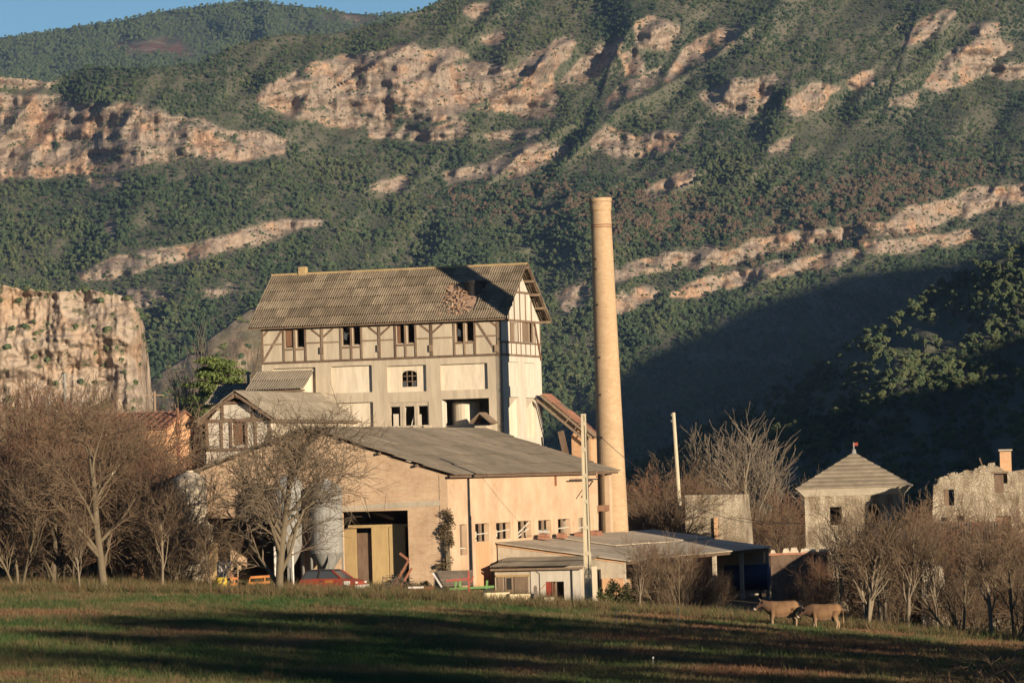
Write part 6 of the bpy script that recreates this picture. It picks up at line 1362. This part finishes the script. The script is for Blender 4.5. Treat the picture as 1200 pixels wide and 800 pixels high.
T = at0('concrete_block', 'square concrete block in front of the red door', 'block', 643.5, 232.5, R(8)); mb = MB(); mb.box(-.28, .28, -.25, .25, -.2, .58); T.part('block_body', mb, 'pole_concrete'); mb = MB(); mb.box(-.3, .3, -.27, .27, .582, .62); T.part('cap', mb, 'concrete')
T = at0('hand_pump', 'thin rusty pump pipe beside the white shed wall', 'pump', 633, 235.5, 0); h = 1.9; mb = MB(); mb.tube((0, 0, -.2), (0, 0, h), .04, .04, 8); mb.tube((0, 0, h), (-.18, -.05, h + .12), .035, .03, 8); T.part('pipe', mb, 'dark_metal'); mb = MB(); mb.beam((-.02, -.05, .9), (.35, -.05, 1.3), .04, .04, (0, 1, 0)); T.part('handle', mb, 'rust')
# brush heap, blue tank, log, bale, stakes
T = at0('brush_heap', 'heap of cut branches and broken planks at the hall doorway', 'brush heap', 466, 240.5, 0); r_ = random.Random(5); segs = []
for k in range(220):
    a_ = Vector((r_.gauss(0, .75), r_.gauss(0, .4), 0)); z = max(.05, (1.3 - abs(a_.x) * .8) * r_.random()); d_ = Vector((r_.gauss(0, 1), r_.gauss(0, .6), r_.gauss(.1, .45))).normalized() * r_.uniform(.3, .9); q = a_ + Vector((0, 0, z)); segs.append((*(q - d_), *(q + d_), .03, .012))
va, fa = tubes(segs, 4); link('branches', np_mesh('branches', va, fa, 'old_wood'), T.o, kind='stuff')
for p, q in (((-.2, -.3, .6), (.75, -.3, 2.2)), ((.1, -.35, .4), (.9, -.3, 1.7)), ((.2, -.4, 2.6), (.7, -.4, 2.2))): mb = MB(); mb.beam(p, q, .14, .05, (0, 1, 0)); T.part('plank', mb, 'rust')
T = at0('blue_tank', 'dark blue cylindrical tank lying under the lean-to eave', 'tank', 876, 282, R(-10)); zc = W(876, 676, 282).z - T.o.location.z
mb = MB(); mb.tube((-1.55, 0, zc), (1.55, 0, zc), .9, .9, 28); T.part('drum', mb, 'blue_paint')
for x in (-1.56, 1.56): mb = MB(); mb.tube((x, 0, zc), (x * 1.1, 0, zc), .86, .5, 28); T.part('end_cap', mb, 'blue_paint')
for x in (-.9, .9):
    for s_ in (-1, 1): mb = MB(); mb.beam((x, s_ * .5, -.3), (x, s_ * .4, zc - .6), .1, .1, (1, 0, 0)); T.part('leg', mb, 'dark_metal')
T = at0('fallen_log', 'pale fallen log lying on the grass before the cows', 'log', 852, 226, R(-1)); mb = MB(); mb.tube((-1.3, 0, .16), (1.3, .1, .12), .13, .10, 10); T.part('trunk', mb, 'pale_bark'); mb = MB(); mb.tube((.4, 0, .18), (.8, -.1, .42), .05, .03, 6); T.part('stub', mb, 'pale_bark')
T = at0('hay_bale', 'weathered round bale behind the first cow', 'bale', 927, 232, R(15)); mb = MB(); mb.tube((-.55, 0, .55), (.55, 0, .55), .62, .62, 24); T.part('roll', mb, 'straw')
for x in (-.3, 0, .3): mb = MB(); mb.tube((x - .01, 0, .55), (x + .01, 0, .55), .628, .628, 24); T.part('twine', mb, 'old_wood')
for px, Y, h, lb_ in ((722, 205, .9, 'thin pale stake in the field below the concrete pole'), (795, 196, 1.4, 'thin stake in the shaded field'), (765, 158, .5, 'short stake at the bottom of the field')):
    T = at0('field_stake', lb_, 'stake', px, Y); mb = MB(); mb.tube((0, 0, -.2), (.02, 0, h), .022, .018, 6); T.part('shaft', mb, 'galvanised'); mb = MB(); mb.lathe([(.035, h - .08), (.035, h)], (.02, 0, 0), 6); T.part('cap', mb, 'white_paint')
# ================================================================== cows
m, nt, b = nodes('cow_hide')
tc = N(nt, 'ShaderNodeTexCoord').outputs['Object']; se = N(nt, 'ShaderNodeSeparateXYZ'); nt.links.new(tc, se.inputs[0])
lo = N(nt, 'ShaderNodeMapRange', i={1: .35, 2: .75}); nt.links.new(se.outputs[2], lo.inputs[0])
fr_ = N(nt, 'ShaderNodeMapRange', i={1: .3, 2: .95}); nt.links.new(se.outputs[0], fr_.inputs[0])
nn = noise(nt, tc, 3.0, 4)
c = mixc(nt, nn, (0.175, 0.098, 0.047), (0.115, 0.062, 0.030)); c = mixc(nt, lo.outputs[0], (0.24, 0.165, 0.10), c); c = mixc(nt, fr_.outputs[0], c, (0.055, 0.03, 0.018))
nt.links.new(c, b.inputs['Base Color']); b.inputs['Roughness'].default_value = .8
surf('cow_pale', (0.34, 0.27, 0.20), (0.28, 0.215, 0.15), bmp=0, obj=True)
surf('horn', (0.30, 0.25, 0.18), (0.12, 0.09, 0.07), bmp=0, obj=True)
def loft(mb, rings, n=14):
    """elliptical rings (centre, u, v) joined into a closed tube"""
    k0 = len(mb.v); fs = []
    for c_, u_, v_ in rings:
        for i in range(n): t = 2 * math.pi * i / n; mb.v.append(tuple(Vector(c_) + Vector(u_) * math.cos(t) + Vector(v_) * math.sin(t)))
    for k in range(len(rings) - 1):
        for i in range(n): mb.f.append((k0 + k * n + i, k0 + k * n + (i + 1) % n, k0 + (k + 1) * n + (i + 1) % n, k0 + (k + 1) * n + i))
    mb.f.append(tuple(k0 + i for i in range(n))[::-1]); mb.f.append(tuple(k0 + (len(rings) - 1) * n + i for i in range(n)))
def cow(px, Y, label, head_down, rot, stride=0.0):
    neck = [(.80, 1.04, .18, .29), (.93, 1.05, .15, .24), (1.03, 1.04, .145, .20), (1.13, .97, .14, .17), (1.23, .85, .12, .135), (1.31, .76, .11, .11), (1.35, .73, .07, .07)] if head_down else [(.80, 1.12, .18, .29), (.93, 1.20, .15, .24), (1.03, 1.26, .145, .20), (1.14, 1.21, .14, .17), (1.26, 1.09, .12, .135), (1.35, .99, .11, .11), (1.39, .96, .07, .07)]
    tor = [(-.83, 1.12, .08, .10), (-.77, 1.08, .20, .23), (-.60, 1.02, .29, .35), (-.30, .96, .33, .40), (0, .92, .355, .43), (.28, .92, .34, .43), (.50, .97, .29, .41), (.66, 1.03, .22, .34)] + neck
    mb = MB(); loft(mb, [((x, 0, z), (0, hy, 0), (0, 0, hz)) for x, z, hy, hz in tor])
    for s_ in (-1, 1):
        o_ = stride * s_
        for leg in ([(.50, .92, .15), (.50 + o_ * .2, .62, .105), (.51 + o_ * .5, .42, .07), (.50 + o_ * .8, .36, .06), (.49 + o_, .13, .048), (.50 + o_, .06, .06), (.52 + o_, 0, .065)], [(-.56, .98, .21), (-.50 - o_ * .2, .72, .155), (-.57 - o_ * .5, .53, .088), (-.66 - o_ * .7, .43, .066), (-.63 - o_, .14, .048), (-.62 - o_, .06, .06), (-.60 - o_, 0, .065)]):
            loft(mb, [((x, s_ * (.165 if x > 0 else .18), z), (0, r, 0), (r, 0, 0)) for x, z, r in leg], 10)
    loft(mb, [((-.80, 0, 1.16), (0, .05, 0), (0, 0, .05)), ((-.90, 0, 1.08), (0, .035, 0), (.035, 0, .02)), ((-.93, 0, .75), (0, .03, 0), (.03, 0, 0)), ((-.92, 0, .45), (0, .045, 0), (.045, 0, 0)), ((-.92, 0, .36), (0, .02, 0), (.02, 0, 0))], 8)
    tmp = bpy.data.objects.new('cow_frame', mb.mesh('cow_frame')); col.objects.link(tmp); rm = tmp.modifiers.new('remesh', 'REMESH'); rm.mode = 'VOXEL'; rm.voxel_size = .026; sm = tmp.modifiers.new('smooth', 'SMOOTH'); sm.factor = .5; sm.iterations = 5
    dg = bpy.context.evaluated_depsgraph_get(); body = bpy.data.meshes.new_from_object(tmp.evaluated_get(dg)); bpy.data.objects.remove(tmp); body.name = 'body'
    body.materials.clear(); body.materials.append(M['cow_hide']); body.polygons.foreach_set('use_smooth', [True] * len(body.polygons))
    T = at0('cow', label, 'cow', px, Y, rot); T.o.scale = (1.08, 1.25, 1.10); link('body', body, T.o)
    hx_, hz = neck[2][0], neck[2][1]; ex, ez = neck[3][0] + .03, neck[3][1] + .03; mx_, mz = neck[5][0] + .02, neck[5][1]
    for s_ in (-1, 1):
        mb = MB(); loft(mb, [((hx_ - .02, s_ * .10, hz + .06), (.03, 0, 0), (0, 0, .03)), ((hx_ - .04, s_ * .18, hz + .05), (.02, 0, 0), (0, 0, .065)), ((hx_ - .05, s_ * .27, hz + .01), (.01, 0, 0), (0, 0, .03))], 8); T.part('ear', mb, 'cow_hide', smooth=True)
        mb = MB(); mb.tube((hx_ + .03, s_ * .07, hz + .12), (hx_ + .06, s_ * .15, hz + .17), .022, .016, 6); mb.tube((hx_ + .06, s_ * .15, hz + .17), (hx_ + .09, s_ * .16, hz + .24), .016, .005, 6); T.part('horn', mb, 'horn')
        mb = MB(); mb.lathe([(.012, -.02), (.02, 0), (.012, .02)], (ex, s_ * .135, ez), 8); T.part('eye', mb, 'dark')
    mb = MB(); mb.lathe([(.05, -.07), (.112, -.025), (.112, .025), (.06, .07)], (mx_, 0, mz - .01), 12); T.part('muzzle', mb, 'cow_pale', smooth=True)
    mb = MB(); mb.lathe([(.07, .50), (.14, .57), (.15, .70)], (-.34, 0, 0), 12); T.part('udder', mb, 'cow_pale', smooth=True)
cow(917, 218, 'brown cow standing with raised head, the left of the two', False, R(183), stride=.05)
cow(967, 217.0, 'brown cow with lowered pale face, the right of the two', True, R(176), stride=-.06)
# ================================================================== grass and weeds
def tuft(name, n, h, w, rad, seed, mat):
    g = np.random.default_rng(seed); vs = []
    for k in range(n):
        a_ = g.random() * 6.283; r0 = rad * g.random() ** .5; p = np.array([math.cos(a_) * r0, math.sin(a_) * r0, -.03]); l = h * (.5 + .7 * g.random()); d = np.array([g.normal(0, .28), g.normal(0, .28), 1.0]) * l; s = np.array([math.cos(a_ + 1.3), math.sin(a_ + 1.3), 0]) * w
        m_ = p + d * .55; vs += [p - s, p + s, m_ + s * .7, p - s, m_ + s * .7, m_ - s * .7, m_ - s * .7, m_ + s * .7, p + d * np.array([1.25, 1.25, .95])]
    return bpy.data.objects.new(name, np_mesh(name, np.array(vs), np.arange(len(vs)).reshape(-1, 3), mat))
m, nt, b = nodes('grass_blade'); t = attr(nt, 'tint', 'INSTANCER').outputs['Fac']; cr = N(nt, 'ShaderNodeValToRGB'); el = cr.color_ramp.elements
el[0].color = (0.024, 0.052, 0.010, 1); el[1].color = (0.13, 0.066, 0.033, 1); e = el.new(.4); e.color = (0.042, 0.060, 0.016, 1); e = el.new(.7); e.color = (0.115, 0.082, 0.038, 1)
nt.links.new(t, cr.inputs[0]); nt.links.new(cr.outputs[0], b.inputs['Base Color']); b.inputs['Roughness'].default_value = .75
grass_p = tuft('grass_pattern', 26, .22, .012, .32, 1, 'grass_blade'); weed_p = tuft('weed_pattern', 26, .75, .012, .35, 2, 'grass_blade')
def field_pts(n, y0, y1, lim=.136):
    y = y0 + (y1 - y0) * rng.random(n); x = (rng.random(n) * 2 - 1) * lim * y; return x, y
def edge_y(x): return np.interp(x, [-34, -6, 4, 30], [238, 236, 232, 217])
x, y = field_pts(75000, 138, 242); keep = y < edge_y(x) + 3; x, y = x[keep], y[keep]
# green in the middle, dry and rusty at the left and the right
pxx = 600 + x / y * FPX
tn = .40 + .95 * fbm(x / 5, y / 9, 171, 3) + .34 * np.clip((380 - pxx) / 300, 0, 1) + .42 * np.clip((pxx - 640) / 120, 0, 1) - .10 + .25 * np.clip((y - 228) / 8, 0, 1) + rng.normal(0, .10, len(x))
scatter('field_grass', np.stack([x, y, ground(x, y)], -1), .7 + .8 * rng.random(len(x)), np.clip(tn, 0, 1), grass_p, 'rough green and dry grass of the field', 'grass', .15)
x, y = field_pts(18000, 205, 246); ey = edge_y(x); keep = (y > ey - 5) & (y < ey + 8) & ~((x > 2) & (y > ey + 3)); x, y = x[keep], y[keep]
scatter('dry_weeds', np.stack([x, y, ground(x, y)], -1), (.4 + .8 * rng.random(len(x))) * (1 + .12 * ((x > -16) & (x < -1) & (y > 234))), np.clip(.66 + .35 * rng.normal(0, .5, len(x)), .3, 1), weed_p, 'tall dry weeds along the field edge', 'weeds', .2)
x, y = field_pts(9000, 140, 236); tall = fbm(x / 6, y / 8, 181, 3) > -.02; x, y = x[tall], y[tall]
scatter('field_weeds', np.stack([x, y, ground(x, y)], -1), .3 + .45 * rng.random(len(x)), np.clip(.55 + .3 * rng.normal(0, .5, len(x)), .1, 1), weed_p, 'scattered tall weeds standing in the field', 'weeds', .2)
# ================================================================== haze
m = bpy.data.materials.new('haze_mat'); m.use_nodes = True; nt = m.node_tree
nt.nodes.remove(nt.nodes['Principled BSDF'])
pv = nt.nodes.new('ShaderNodeVolumePrincipled')
pv.inputs['Color'].default_value = (0.36, 0.58, 1.0, 1); pv.inputs['Density'].default_value = 0.00002; pv.inputs['Anisotropy'].default_value = 0.0
nt.links.new(pv.outputs[0], nt.nodes['Material Output'].inputs['Volume'])
M['haze_mat'] = m
hz = MB(); hz.box(-4300, 4300, -400, 8700, -130, 1050)
link('haze', hz.mesh('haze', 'haze_mat'), kind='stuff', label='thin blue evening haze filling the valley', category='haze')
